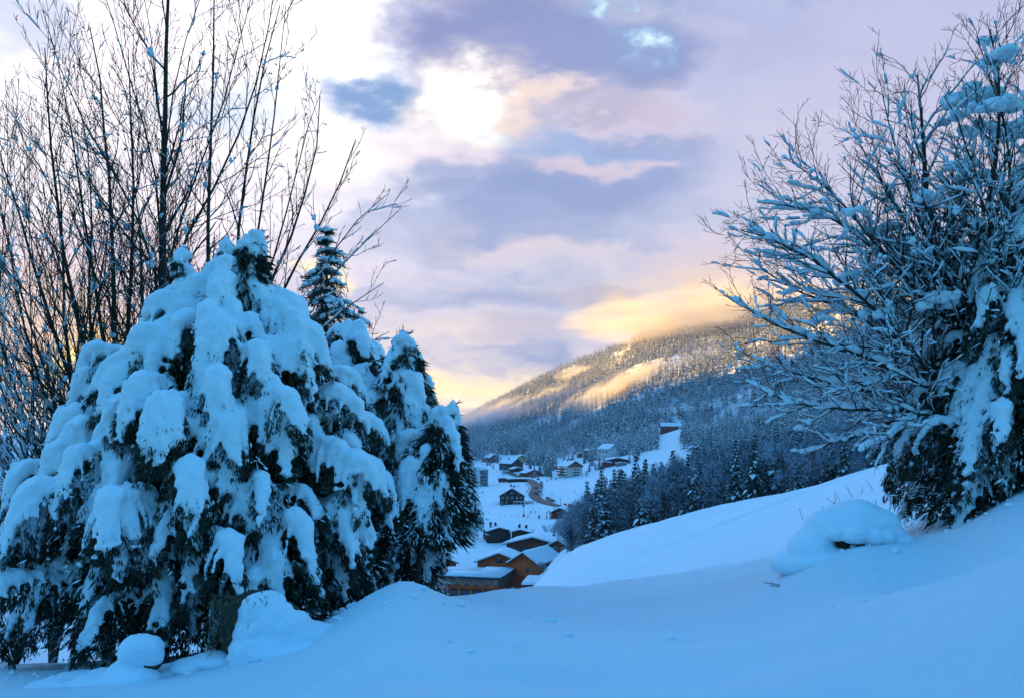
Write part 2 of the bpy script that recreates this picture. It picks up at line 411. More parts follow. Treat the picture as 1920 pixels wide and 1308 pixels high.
# value noise on world xy
def vnoise(x, y, s, seed=0):
    g = np.random.default_rng(seed); T = g.random((256, 256))
    x = x / s + 1000; y = y / s + 1000
    xi = np.floor(x).astype(int); yi = np.floor(y).astype(int); fx = x - xi; fy = y - yi
    fx = fx * fx * (3 - 2 * fx); fy = fy * fy * (3 - 2 * fy)
    a = T[xi % 256, yi % 256]; b = T[(xi + 1) % 256, yi % 256]; c = T[xi % 256, (yi + 1) % 256]; d = T[(xi + 1) % 256, (yi + 1) % 256]
    return (a * (1 - fx) + b * fx) * (1 - fy) + (c * (1 - fx) + d * fx) * fy - 0.5
near = np.clip((GY - 2) / 6, 0, 1) * np.clip((40 - GY) / 20, 0, 1)
GZ = GZ + near * (0.13 * vnoise(GX, GY, 2.3, 1) + 0.07 * vnoise(GX * .8 + GY * .5, GY * 1.3 - GX * .3, 0.9, 2))
GZ = GZ + 0.026 * vnoise(GX, GY, 0.35, 9) * np.clip((14 - GY) / 6, 0, 1)
mid = np.clip((GY - 25) / 20, 0, 1) * np.clip((260 - GY) / 60, 0, 1)
# wind drifts and old tracks running up the middle slope
al = GX * 0.80 + GY * 0.6; ac = -GX * 0.6 + GY * 0.80
GZ = GZ + mid * (0.9 * vnoise(al, ac * 3.2, 42, 3) + 0.35 * vnoise(al, ac * 5, 15, 4) + 0.12 * vnoise(GX, GY, 4, 5))
for off, dep, wd in ((62, .55, 1.6), (71, .35, 1.2), (88, .5, 2.2), (101, .3, 1.2)):
    w_ = ac - off - 5 * np.sin(al / 37.0 + off)
    GZ = GZ - mid * dep * np.exp(-(w_ / wd) ** 2)
far = np.clip((GY - 550) / 200, 0, 1)
GZ = GZ + far * (26 * vnoise(GX, GY, 170, 6) + 9 * vnoise(GX, GY, 60, 7)) * np.clip((GX + 260) / 200, 0.15, 1)
# hollows and humps in the near snow
def hump(px, py, Y, rx, ry, h):
    global GZ
    x0, y0, _ = P(px, py, Y)
    GZ = GZ + h * np.exp(-((GX - x0) / rx) ** 2 - ((GY - y0) / ry) ** 2)
hump(1840, 0, 9.5, 0.8, 1.2, -0.30); hump(1080, 0, 6.4, 1.5, 0.6, -0.16); hump(1560, 0, 6.6, 0.8, 0.5, 0.06); hump(1700, 0, 7.0, 0.9, 1.2, 0.10)
hump(940, 0, 9.0, 0.35, 0.4, -0.05); hump(1562, 0, 12.0, 1.0, 0.9, 0.26); hump(1600, 0, 11.2, 0.6, 0.45, 0.13); hump(300, 0, 8.5, 2.0, 1.0, -0.15)
hump(745, 0, 11.5, 0.5, 0.8, 0.08)
EZ = GZ / gY[None]
nX, nY_ = GX.shape
idx = np.arange(nX * nY_).reshape(nX, nY_)
Fq = np.stack([idx[:-1, :-1], idx[1:, :-1], idx[1:, 1:], idx[:-1, 1:]], -1).reshape(-1, 4)
ground = mesh_obj('ground', np.stack([GX, GY, GZ], -1).reshape(-1, 3), None, Fq, [M['ground']], smooth=True)
tag(ground, kind='structure')

def zat(x, y):
    px = np.clip(np.asarray(x) / np.asarray(y) * F + CX, gpx[0], gpx[-1] - 1e-3); 
    i = np.clip(np.searchsorted(gpx, px, side='right') - 1, 0, nX - 2); fx = (px - gpx[i]) / (gpx[i + 1] - gpx[i])
    ly = np.log(np.clip(y, 1.2, 3799) / 1.2) / math.log(gY[1] / gY[0]); j = np.clip(np.floor(ly).astype(int), 0, nY_ - 2); fy = ly - j
    Z = GZ
    return (Z[i, j] * (1 - fx) + Z[i + 1, j] * fx) * (1 - fy) + (Z[i, j + 1] * (1 - fx) + Z[i + 1, j + 1] * fx) * fy
def hit(px, py, ymin=150, ymax=3700):
    """where the view line through a photo pixel meets the ground"""
    i = int(np.clip(np.searchsorted(gpx, px) - 1, 0, nX - 2)); f = (px - gpx[i]) / (gpx[i + 1] - gpx[i])
    e = EZ[i] * (1 - f) + EZ[i + 1] * f
    t = (HY - py) / F
    js = np.where((gY > ymin) & (gY < ymax) & (e >= t))[0]
    j = js[0] if len(js) else int(np.argmin(np.abs(gY - ymax)))
    if j > 0 and e[j] > t and e[j - 1] < t:
        k = (t - e[j - 1]) / (e[j] - e[j - 1]); Y = gY[j - 1] + k * (gY[j] - gY[j - 1])
    else: Y = gY[j]
    x = (px - CX) / F * Y
    return np.array((x, Y, float(zat(x, Y))))
def topy(px, Y):   # photo y of the ground in this column at this distance
    x = (px - CX) / F * Y
    return HY - zat(x, Y) / Y * F

# added ridge out of view, its crest shaped to keep sun off the valley floor
perp = np.array((math.cos(SUN_AZ), -math.sin(SUN_AZ))); shor = np.array((math.sin(SUN_AZ), math.cos(SUN_AZ)))
D0 = 1600.0; tanE = math.tan(SUN_EL)
# the shadow line runs up the slope opposite, through these photo points
_pts = []
for _px, _py in [(880, 806), (930, 796), (1000, 782), (1060, 772), (1120, 762), (1160, 742), (1200, 716), (1240, 690), (1300, 655), (1380, 632), (1450, 622)]:
    _h = hit(_px, _py, 500); _pts.append((float(perp @ _h[:2]), float(_h[2]) - 32 - float(shor @ _h[:2]) * tanE))
_pts.sort(); _U = np.array([p[0] for p in _pts]); _H = np.array([p[1] for p in _pts])
def shadow_h(u):      # height of the shadow plane on the slope opposite
    return np.interp(u, np.concatenate([[-900, _U[0] - 150], _U, [_U[-1] + 150]]), np.concatenate([[200, 200], _H, [-140]]))
U = np.linspace(-900, 2000, 120); S = np.linspace(-650, 650, 41)
UU, SS = np.meshgrid(U, S, indexing='ij')
Htop = shadow_h(UU) + (D0 - 0) * tanE + 16 * vnoise(UU, SS * 0, 45, 12)
ZZ = (Htop + 60) * np.clip(1 - np.abs(SS) / 650, 0, 1) ** 1.1 - 60 + 14 * vnoise(UU, SS, 90, 13) * (np.abs(SS) > 30)
XX = UU * perp[0] + (D0 + SS) * shor[0]; YY = UU * perp[1] + (D0 + SS) * shor[1]
ix = np.arange(UU.size).reshape(UU.shape)
Fq = np.stack([ix[:-1, :-1], ix[1:, :-1], ix[1:, 1:], ix[:-1, 1:]], -1).reshape(-1, 4)
keep = (np.degrees(np.arctan2(XX, YY)) < -28.2).ravel()
Fq = Fq[keep[Fq].all(axis=1)]
sun_block_ridge = mesh_obj('sun_block_ridge', np.stack([XX, YY, ZZ], -1).reshape(-1, 3), None, Fq, [M['ground']], smooth=True)
tag(sun_block_ridge, kind='structure')

# ------------------------------------------------------------------ snow laden spruces
def remesh_snow(name, V, F3, voxel, parent, origin, smooth_it=3, disp=0.0, mats=None):
    o = mesh_obj(name + '_src', V, F3, None, [M['snow']], origin=origin)
    r = o.modifiers.new('r', 'REMESH'); r.mode = 'VOXEL'; r.voxel_size = voxel; r.use_smooth_shade = True
    if smooth_it:
        s = o.modifiers.new('s', 'SMOOTH'); s.factor = 0.5; s.iterations = smooth_it
    if disp:
        tx = bpy.data.textures.new('lump', 'CLOUDS'); tx.noise_scale = 0.11; tx.noise_depth = 3
        d = o.modifiers.new('d', 'DISPLACE'); d.texture = tx; d.strength = disp; d.texture_coords = 'LOCAL'
    dg = bpy.context.evaluated_depsgraph_get(); dg.update()
    me = bpy.data.meshes.new_from_object(o.evaluated_get(dg), depsgraph=dg)
    bpy.data.objects.remove(o)
    me.name = name
    if not me.materials: me.materials.append(M['snow'])
    ob = bpy.data.objects.new(name, me); C.objects.link(ob)
    if parent is not None: ob.parent = parent
    return ob

def spruce(px, Y, base_py, leaders, prof, seed, label, group=None, voxel=0.03, dens=1.0, snow_k=1.0, tier=0.30, droop=0.75, bare_low=0.0, zgrow=1.0, base_z=None, centre=None):
    """leaders: list of (px, py) tops; prof: list of (py, reach in px) of the outline; everything at distance Y"""
    g = np.random.default_rng(seed)
    m = Y / F
    base = P(px, base_py, Y)
    if base_z is not None: base[2] = base_z
    root = empty('spruce_tree', base, label, 'tree', group)
    tops = [P(a, b, Y) for a, b in leaders]
    main = min(range(len(tops)), key=lambda i: -tops[i][2])
    # trunk(s)
    tb = MB()
    top = tops[main]
    H = top[2] - base[2]
    tb.tube([base + (0, 0, -0.4), base * 0.6 + top * 0.4, top], [0.035 * H * 0.7, 0.02 * H * 0.7, 0.012], 8)
    for i, t in enumerate(tops):
        if i == main: continue
        j = base * 0.35 + top * 0.65; tb.tube([j, (j + t) / 2 + (0, 0, -0.12), t], [0.05, 0.035, 0.012], 6)
    tb.build('trunk', M['bark'], root, base, True)
    py_ = [p for p, _ in prof]; rr_ = [r for _, r in prof]
    bp, br = [], []          # snow blobs
    np_, nd, nl, nw = [], [], [], []   # needles
    def needles(p, d, n, ln, spread=0.65, w=0.013):
        np_.append(p + g.normal(0, 0.02, (n, 3)))
        dd = d + g.normal(0, spread, (n, 3)); dd[:, 2] -= 0.45
        nd.append(dd); nl.append(ln * g.uniform(0.6, 1.25, n)); nw.append(np.full(n, w) * g.uniform(0.8, 1.5, n))
    def add_bough(o, a, Lb, dr, sn, wscale=1.0, size=1.0):
        """a bough that runs out from the trunk, arches and hangs over at its end, with hanging side twigs under a snow pad"""
        rad = np.array((math.cos(a), math.sin(a), 0)); tan = np.array((-math.sin(a), math.cos(a), 0))
        A = min(Lb * 0.85, 0.80 * size * g.uniform(0.8, 1.2)); inner = Lb - A
        kink = g.normal(0, 0.18); sl = 0.30 * dr
        def path(t):                       # t in metres from the trunk
            u = max(0.0, (t - inner) / A)
            horiz = t if u <= 0 else inner + A * (u - 0.30 * u ** 2.4)
            return o + rad * horiz + tan * (kink * t * t / max(Lb, .5)) + np.array((0, 0, -sl * t + (0.10 * A * math.sin(math.pi * min(1, u * 1.1)) - dr * A * 0.85 * u ** 2.3 if u > 0 else 0)))
        start = max(inner - 0.22, 0.12 * Lb)
        n = max(3, int((Lb - start) / 0.06)); lump = np.interp(np.linspace(0, 1, n), np.linspace(0, 1, 6), g.uniform(0.75, 1.3, 6))
        for q in range(n):
            t = start + (Lb * 0.97 - start) * q / (n - 1); u = (t - inner) / A
            r = sn * size ** 0.6 * np.interp(u, [-0.6, 0.0, 0.3, 0.6, 1.0], [0.05, 0.10, 0.14, 0.112, 0.045]) * lump[q]
            if Lb < 0.5: r *= 0.8
            p = path(t)
            if sn > 0.25: bp.append(p + np.array((0, 0, r * 0.55))); br.append((r * 1.1, r * 1.1, r * 0.85))
            dd = path(min(Lb, t + 0.05)) - p
            needles(p + (0, 0, -0.03), dd / (np.linalg.norm(dd) + 1e-6), int(10 * dens), 0.085)
        needles(path(Lb), path(Lb) - path(Lb * 0.93), 26, 0.09, 0.5)
        t = max(0.12, inner - 0.35); side = 1
        while t < Lb * 0.99:
            u = (t - inner) / A
            ls = size * np.interp(u, [-0.5, 0.05, 0.5, 1.0], [0.22, 0.50, 0.36, 0.13]) * g.uniform(0.65, 1.25) * wscale * min(1, 0.5 + Lb * 0.5)
            o2 = path(t); side = -side
            d = rad * (0.45 + 0.45 * max(u, 0)) + tan * side * (0.95 - 0.3 * max(u, 0)); d /= np.linalg.norm(d)
            dr2 = g.uniform(0.9, 1.7) * (0.7 + 0.5 * dr)
            nb = max(3, int(ls / 0.04)); has = g.random() < (0.9 if sn > 0.6 else sn * 1.1); w = g.uniform(0.8, 1.25)
            for q in range(nb):
                v = (q + 0.5) / nb
                p = o2 + d * (ls * (v - 0.32 * v ** 2.3)) + np.array((0, 0, 0.02 - dr2 * ls * v ** 1.9))
                r = sn * size ** 0.5 * 0.052 * (1 - 0.42 * v) * w
                if has and v < 0.85: bp.append(p + np.array((0, 0, r * 0.6))); br.append((r, r, r * 0.95))
                dd = d + np.array((0, 0, -2.2 * dr2 * v))
                needles(p - np.array((0, 0, 0.03)), dd, int(9 * dens), 0.075)
            needles(p, d * 0.6 + np.array((0, 0, -1.2)), int(14 * dens), 0.085, 0.5)
            t += 0.062 * g.uniform(0.8, 1.3)
    # tiers
    zlow = (HY - prof[-1][0]) * m; 
    for li, t in enumerate(tops):
        zt = t[2]; z = zt - 0.05
        zstop = zlow if li == main else zt - 1.0
        a0 = g.uniform(0, 6.28)
        # snowy cap on the tip
        for q in range(5):
            r = 0.05 + 0.018 * q; bp.append(t + np.array((g.normal(0, .012), g.normal(0, .012), 0.02 - 0.075 * q))); br.append((r, r, r * 1.1))
        needles(t, np.array((0, 0, -0.3)), 30, 0.12, 1.0)
        while z > zstop:
            py = HY - z / m
            if li == main:
                reach = np.interp(py, py_, rr_) * m
            else:
                reach = 0.08 + 0.45 * (zt - z)
            reach = max(0.12, reach)
            cx, cyy = t[0], t[1]
            if li == main:
                k = np.clip((zt - z) / max(0.4, zt - zlow), 0, 1) ** 0.6
                cxm = (centre if centre is not None else px); cx = t[0] * (1 - k) + ((cxm - CX) * m) * k
            low = np.clip((z - zlow) / (0.26 * (top[2] - zlow) + 1e-6), 0, 1)
            size = np.clip(0.42 + reach * 0.34, 0.48, 0.92)
            nb = int(np.clip(2 * math.pi * reach * 1.02 / (0.62 * size), 4, 27))
            for b in range(nb):
                a = a0 + b * 2 * math.pi / nb + g.normal(0, 0.22)
                Lb = reach * (g.uniform(0.90, 1.08), g.uniform(0.62, 0.88), g.uniform(0.78, 1.0))[b % 3]
                dr = droop * g.uniform(0.7, 1.25)
                A_ = min(Lb * 0.85, 0.95 * size)
                o = np.array((cx, cyy, z + 0.30 * dr * Lb + 0.5 * dr * A_ + g.normal(0, 0.12)))
                if o[2] > zt - 0.03: o[2] = zt - 0.03 - 0.1 * g.random()
                sn = snow_k * g.uniform(0.8, 1.25) * (1 - bare_low * (1 - low) ** 1.2)
                add_bough(o, a, Lb, dr, sn, 1.0, size * g.uniform(0.8, 1.15))
                if reach > 0.5 and g.random() < 0.6: add_bough(o - np.array((0, 0, 0.25)), a + 0.3, Lb * g.uniform(0.45, 0.75), dr, sn * g.uniform(0.1, 0.6), 1.0, size * 0.7)
            a0 += 0.9
            z -= tier * (0.40 + 0.74 * size) * g.uniform(0.85, 1.15)
    # dark inner mass
    ni = int(9000 * dens); zz = g.uniform(zlow - 0.2, top[2] - 0.3, ni)
    rr = np.interp(HY - zz / m, py_, rr_) * m * np.sqrt(g.random(ni)) * 0.72; aa = g.uniform(0, 6.283, ni)
    kk = np.clip((top[2] - zz) / max(0.4, top[2] - zlow), 0, 1) ** 0.6
    cxx = top[0] * (1 - kk) + ((centre if centre is not None else px) - CX) * m * kk
    pp = np.stack([cxx + rr * np.cos(aa), Y + rr * np.sin(aa), zz], 1)
    np_.append(pp); nd.append(np.stack([np.cos(aa), np.sin(aa), g.uniform(-1.4, -0.2, ni)], 1)); nl.append(g.uniform(0.12, 0.26, ni)); nw.append(g.uniform(0.02, 0.05, ni))
    V, F4 = blades_geo(np.concatenate(np_), np.concatenate(nd), np.concatenate(nl), np.concatenate(nw), g)
    mesh_obj('crown', V, None, F4, [M['needle']], parent=root, origin=base)
    nf = int(3000 * dens * (0.3 + bare_low)); zf = zlow - 0.1 + (top[2] - zlow) * g.random(nf) ** 1.6 * 0.75
    rf_ = np.interp(HY - zf / m, py_, rr_) * m * g.uniform(0.3, .88, nf) ** .6; af = g.uniform(0, 6.283, nf)
    kf = np.clip((top[2] - zf) / max(0.4, top[2] - zlow), 0, 1) ** 0.6
    pf = np.stack([top[0] * (1 - kf) + ((centre if centre is not None else px) - CX) * m * kf + rf_ * np.cos(af), Y + rf_ * np.sin(af), zf], 1)
    cl_ = g.integers(0, nf, nf * 2); pf = np.concatenate([pf, pf[cl_] + g.normal(0, .05, (nf * 2, 3))]); df = np.stack([np.cos(np.concatenate([af, af[cl_]])), np.sin(np.concatenate([af, af[cl_]])), g.uniform(-1.3, -.1, nf * 3)], 1) + g.normal(0, .4, (nf * 3, 3))
    V, F4 = blades_geo(pf, df, g.uniform(.03, .14, nf * 3), g.uniform(.008, .03, nf * 3), g)
    mesh_obj('snow_flecks', V, None, F4, [M['snow']], parent=root, origin=base)
    V, F3 = blobs_geo(np.array(bp), np.array(br), ico=ICO0, jit=0.08, seed=seed)
    remesh_snow('snow_load', V, F3, voxel, root, base, 2, 0.06)
    print('spruce', seed, 'blobs', len(bp), 'needles', sum(len(a) for a in np_))
    return root

SP = dict()
spruce(418, 14.0, 1230, [(490, 436), (425, 452), (342, 466)],
       [(430, 8), (470, 32), (520, 56), (570, 88), (620, 145), (665, 200), (740, 265), (830, 330), (920, 365), (1000, 415), (1070, 415), (1130, 385), (1200, 290)],
       11, 'widest snow-laden spruce with several bent tops and a dark hollow near the ground', voxel=0.032, snow_k=1.1, bare_low=0.5, centre=375)
spruce(655, 15.6, 1150, [(652, 604)],
       [(600, 10), (650, 50), (720, 95), (800, 140), (900, 175), (1000, 180), (1090, 140)],
       12, 'snow-laden spruce with rounded top between the widest spruce and the hooked one', voxel=0.032, bare_low=0.5, droop=0.95)
spruce(752, 15.0, 1135, [(758, 624)],
       [(622, 8), (660, 30), (740, 70), (820, 105), (920, 120), (1020, 120), (1085, 90)],
       13, 'snow-laden spruce with a hooked drooping tip standing against the open sky', voxel=0.03, bare_low=0.2, droop=0.8, tier=0.36, snow_k=1.15, dens=0.7)
spruce(765, 14.4, 1120, [(852, 757)],
       [(755, 8), (800, 36), (860, 75), (930, 104), (985, 112)],
       14, 'shortest of the snow-laden spruces, its boughs hanging over the timber hall roof', voxel=0.028, bare_low=0.1, centre=800, droop=0.8, tier=0.38, snow_k=1.15, dens=0.7)
spruce(1925, 13.2, 975, [(1960, 330)],
       [(330, 10), (420, 70), (520, 125), (620, 185), (700, 225), (780, 245), (860, 275), (930, 270), (975, 235)],
       15, 'dark bushy spruce under the snowy bare tree, its lowest boughs touching the snow ridge', voxel=0.03, bare_low=0.3, snow_k=0.9, droop=0.9)
def far_spruce():
    g = np.random.default_rng(5)
    Yb = 24.0; m = Yb / F
    base = P(615, 1010, Yb); base[2] = float(zat(base[0], base[1])); top = P(612, 432, Yb)
    root = empty('spruce_tree', base, 'tall slim airy spruce with short snow dusted branches behind the bare maple twigs', 'tree')
    tb = MB(); tb.tube([base, top], [0.16, 0.02], 7); tb.build('trunk', M['bark'], root, base, True)
    pos, dr, ln, wd = [], [], [], []; bp, br = [], []
    z = top[2]
    while z > base[2] + 1.5:
        py = HY - z / m; reach = np.interp(py, [430, 480, 600, 680, 900], [8, 30, 68, 85, 110]) * m
        for b in range(8):
            a = g.uniform(0, 6.283); Lb = reach * g.uniform(0.4, 1.3); n = max(3, int(Lb / 0.06))
            rad = np.array((math.cos(a), math.sin(a), 0)); tan = np.array((-math.sin(a), math.cos(a), 0))
            c = np.array((base[0] + (top[0] - base[0]), Yb, z))
            snowy = g.random() < 0.75
            for q in range(n):
                t = (q + 1) / n; p = c + rad * Lb * t + np.array((0, 0, 0.10 * Lb * t - 0.45 * Lb * t * t))
                for s in (-1, 1):
                    k = 4
                    pos.append(np.repeat(p[None], k, 0) + g.normal(0, .03, (k, 3))); d = rad * 0.6 + tan * s * 0.8 + np.array((0, 0, -0.5))
                    dr.append(d + g.normal(0, 0.5, (k, 3))); ln.append(g.uniform(.08, .22, k)); wd.append(g.uniform(.02, .035, k))
                if snowy and t > 0.3:
                    r = g.uniform(.03, .075); bp.append(p + (0, 0, .05)); br.append((r * 1.2, r * 1.2, r * .7))
                    if g.random() < .5: bp.append(p + (0, 0, .03) + tan * g.normal(0, .12)); br.append((r, r, r * .6))
        z -= 0.24
    V, F4 = blades_geo(np.concatenate(pos), np.concatenate(dr), np.concatenate(ln), np.concatenate(wd), g)
    mesh_obj('crown', V, None, F4, [M['needle']], parent=root, origin=base)
    V, F3 = blobs_geo(np.array(bp), np.array(br), ico=ICO1, jit=0.12)
    mesh_obj('snow_load', V, F3, None, [M['snow']], parent=root, origin=base, smooth=True)
far_spruce()
# ------------------------------------------------------------------ bare trees
def bare_tree(name, base, stems, seed, label, cat='tree', group=None, kids=(11, 7, 3), lenk=(0.42, 0.42, 0.5), rk=1.0, ang=(24, 40), up=0.25,
              snow=0.3, snow_r=0.02, clump=0.12, clump_r=0.06, thr=0.75, tips=0.0, min_r=0.0048, maxlen=3.2, flat=0.0, snow_min=0.004, runk=1.0, wob=0.075, pads=()):
    """stems: list of (polyline of world points, base radius); children grow from them at acute angles and bend towards the light"""
    g = np.random.default_rng(seed)
    root = empty(name, base, label, cat, group)
    tb = {0: MB(), 1: MB()}; sb = MB(); cp, crr = [], []; seeds = []
    def resample(p, n):
        d = np.concatenate([[0], np.cumsum(np.linalg.norm(np.diff(p, axis=0), axis=1))]); t = np.linspace(0, d[-1], n)
        return np.stack([np.interp(t, d, p[:, i]) for i in range(3)], 1), d[-1]
    def grow(pts, r0, r1, lvl, thin=False):
        pts, Ln = resample(pts, max(4, int(len(pts)) if lvl else 14)) if lvl == 0 else (pts, np.linalg.norm(np.diff(pts, axis=0), axis=1).sum())
        if lvl == 0:      # smooth the hand-laid polyline and roughen it a little
            q = pts.copy()
            for _ in range(2): q[1:-1] = 0.5 * q[1:-1] + 0.25 * (q[:-2] + q[2:])
            pts = q; pts[1:-1] += g.normal(0, 0.012 * min(1, Ln / 4), pts[1:-1].shape)
        n = len(pts); rad = np.linspace(r0, r1, n)
        tb[0 if lvl == 0 and not thin else 1].tube(pts, rad, 7 if lvl == 0 else (5 if lvl == 1 else 3), cap=lvl == 0)
        # snow along the upper side
        seg = pts[1:] - pts[:-1]; sl = np.linalg.norm(seg, axis=1); vert = np.abs(seg[:, 2]) / (sl + 1e-9)
        if r0 > snow_min:
            cum = np.concatenate([[0], np.cumsum(sl)]); q0 = g.uniform(0, .1)
            while q0 < cum[-1] - .05:
                rl_ = g.uniform(.10, .42) * (1.5 if lvl == 0 else 1) * runk; q1 = min(q0 + rl_, cum[-1]); sm = min(len(vert) - 1, max(0, int(np.searchsorted(cum, (q0 + q1) / 2)) - 1))
                if vert[sm] < thr and g.random() < snow * (1.25 - vert[sm]):
                    k = max(4, int((q1 - q0) / .045)); tt = np.linspace(q0, q1, k)
                    P_ = np.stack([np.interp(tt, cum, pts[:, i]) for i in range(3)], 1); rr = np.interp(tt, cum, rad)
                    prof_ = np.sin(np.linspace(.22, math.pi - .22, k)) ** .3
                    lum = np.interp(np.arange(k), np.linspace(0, k - 1, max(3, k // 2 + 1)), g.uniform(.45, 1.45, max(3, k // 2 + 1)))
                    sr = (rr * .55 + snow_r * (1.3, .85, .48, .4)[min(lvl, 3)] * g.uniform(.55, 1.3)) * prof_ * lum * (1.15 - .5 * vert[sm])
                    P_ = P_ + np.stack([g.normal(0, .003, k), g.normal(0, .003, k), rr * .5 + sr * .85], 1)
                    sb.tube(P_, np.maximum(sr, .002), 6)
                q0 = q1 + g.uniform(.0, .14)
        if lvl >= len(kids):
            if tips and g.random() < tips: seeds.append(pts[-1])
            return
        nk = max(1, int(kids[lvl] * g.uniform(0.75, 1.2) * min(1.4, max(0.35, Ln / (3.5 if lvl == 0 else 1.4)))))
        side = 1
        for q in range(nk):
            t = (0.18 if lvl else 0.28) + (0.80 if lvl else 0.70) * (q + g.random() * 0.8) / nk
            t = min(t, 0.985)
            f = t * (n - 1); i = min(int(f), n - 2); o = pts[i] + (pts[i + 1] - pts[i]) * (f - i)
            tg = seg[i] / (sl[i] + 1e-9); side = -side
            ax = np.cross(tg, (0, 1, 0)) if abs(tg[1]) < .9 else np.array((1., 0, 0))
            b = np.cross(tg, ax); 
            roll = (0 if side > 0 else math.pi) + g.normal(0, 0.75)
            pd = ax * math.sin(roll) + np.cross(ax, tg) * math.cos(roll); pd /= np.linalg.norm(pd) + 1e-9
            a = R(g.uniform(*ang)); d = tg * math.cos(a) + pd * math.sin(a)
            d[2] *= (1 - flat); d /= np.linalg.norm(d)
            rl = r0 + (r1 - r0) * t
            ln = min(maxlen, lenk[lvl] * Ln) * (1.05 - 0.62 * t) * g.uniform(0.6, 1.25)
            m_ = 7 if lvl == 0 else (5 if lvl == 1 else 4)
            pp = [o]; dd = d.copy()
            for k in range(m_ - 1):
                dd = dd + np.array((0, 0, up * 0.28)) + g.normal(0, wob, 3); dd /= np.linalg.norm(dd)
                pp.append(pp[-1] + dd * ln / (m_ - 1))
            rc = max(min_r, rl * (0.55 if lvl == 0 else 0.6) * g.uniform(0.7, 1.0))
            if snow > 0.2 and rl > 0.006 and g.random() < clump:
                c = clump_r * g.uniform(0.4, 1.15)
                for _k in range(4):
                    u_ = g.uniform(0, 1); cp.append(o + (tg if _k % 2 else d) * c * 1.5 * u_ + (0, 0, c * 0.35)); c_ = c * g.uniform(.45, .8) * (1.1 - .5 * u_); crr.append((c_, c_, c_ * .9))
            grow(np.array(pp), rc, max(min_r * 0.7, rc * 0.35), lvl + 1)
    for st in stems:
        pts, r0 = np.array(st[0], float), st[1]
        grow(pts, r0 * rk, max(min_r, r0 * rk * 0.12), 0, thin=len(st) > 2)
    # side twigs end in small cones and hanging seeds
    if not tb[0].empty(): tb[0].build('trunk', M['bark'], root, base, True)
    tb[1].build('branches', M['bark'], root, base, False)
    for px_, py_2, wx, wz in pads:      # heavier snow bridging several twigs
        Yp = Yr + g.uniform(-.8, .5); m_ = Yp / F
        for _k in range(12):
            u_ = g.uniform(-1, 1); r_ = wz * m_ * g.uniform(.5, .95) * (1 - .45 * abs(u_)); cp.append(P(px_ + wx * u_, py_2 - u_ * wx * .22 + g.normal(0, wz * .3), Yp + g.normal(0, .1))); crr.append((r_ * 1.3, r_ * 1.3, r_))
    if cp:
        V, F3 = blobs_geo(np.array(cp), np.array(crr), ico=ICO1, jit=0.10, seed=seed); sb.add(V, F3)
    if not sb.empty(): sb.build('snow_load', M['snow'], root, base, True)
    if seeds:
        se = np.array(seeds); k = 5
        pos = np.repeat(se, k, 0) + g.normal(0, .02, (len(se) * k, 3)); dr = np.tile((0, 0, -1.0), (len(pos), 1)) + g.normal(0, .6, (len(pos), 3))
        V, F4 = blades_geo(pos, dr, g.uniform(.03, .07, len(pos)), g.uniform(.014, .03, len(pos)), g)
        mesh_obj('seed_clusters', V, None, F4, [M['bark']], parent=root, origin=base)
    print(name, seed, tb[1].n, sb.n)
    return root
def pl(Y, pts, dy=0.0, g=np.random.default_rng(3)):
    """polyline from photo pixels around distance Y, wandering towards / away by dy"""
    n = len(pts); off = np.linspace(0, dy, n) 
    return [P(a, b, Y + off[i]) for i, (a, b) in enumerate(pts)]
gb = P(300, 1040, 17.5)
def maple(Y, base_px, base_py, stems, seed, label, **kw):
    g = np.random.default_rng(seed + 50)
    b = P(base_px, base_py, Y); b[2] = float(zat(b[0], b[1])) - 0.4
    st = []
    for s in stems:
        r0, pts = s
        dy = g.uniform(-1.4, 1.4)
        w = pl(Y, pts, dy)
        w = [b + (w[0] - b) * 0.0 + np.array((0, 0, 0))] + [w[i] for i in range(len(w))]
        st.append((w, r0))
    return bare_tree('bare_tree', b, st, seed, label, **kw)
maple(17.5, 300, 1050, [
    (0.085, [(304, 760), (305, 480), (306, 250), (312, 60), (318, -140)]),
    (0.035, [(303, 700), (306, 470), (350, 420), (420, 340), (480, 215), (505, 60), (520, -60)]),
    (0.03, [(303, 600), (305, 440), (365, 365), (402, 240), (440, 120), (470, 0)]),
    (0.03, [(303, 500), (303, 310), (255, 190), (222, 80), (180, -60)]),
    (0.03, [(303, 480), (304, 230), (330, 110), (385, -30)]),
    (0.032, [(303, 640), (300, 430), (215, 340), (150, 230), (95, 110), (80, 20)]),
    (0.026, [(303, 420), (304, 200), (285, 90), (262, -50)])],
    21, 'tall bare maple whose straight trunk rises just behind the widest spruce', kids=(16, 8, 3), snow=0.38, snow_r=0.014, rk=1.5, clump=0.10, clump_r=0.07, tips=0.06, up=0.5, wob=0.12, ang=(28, 58))
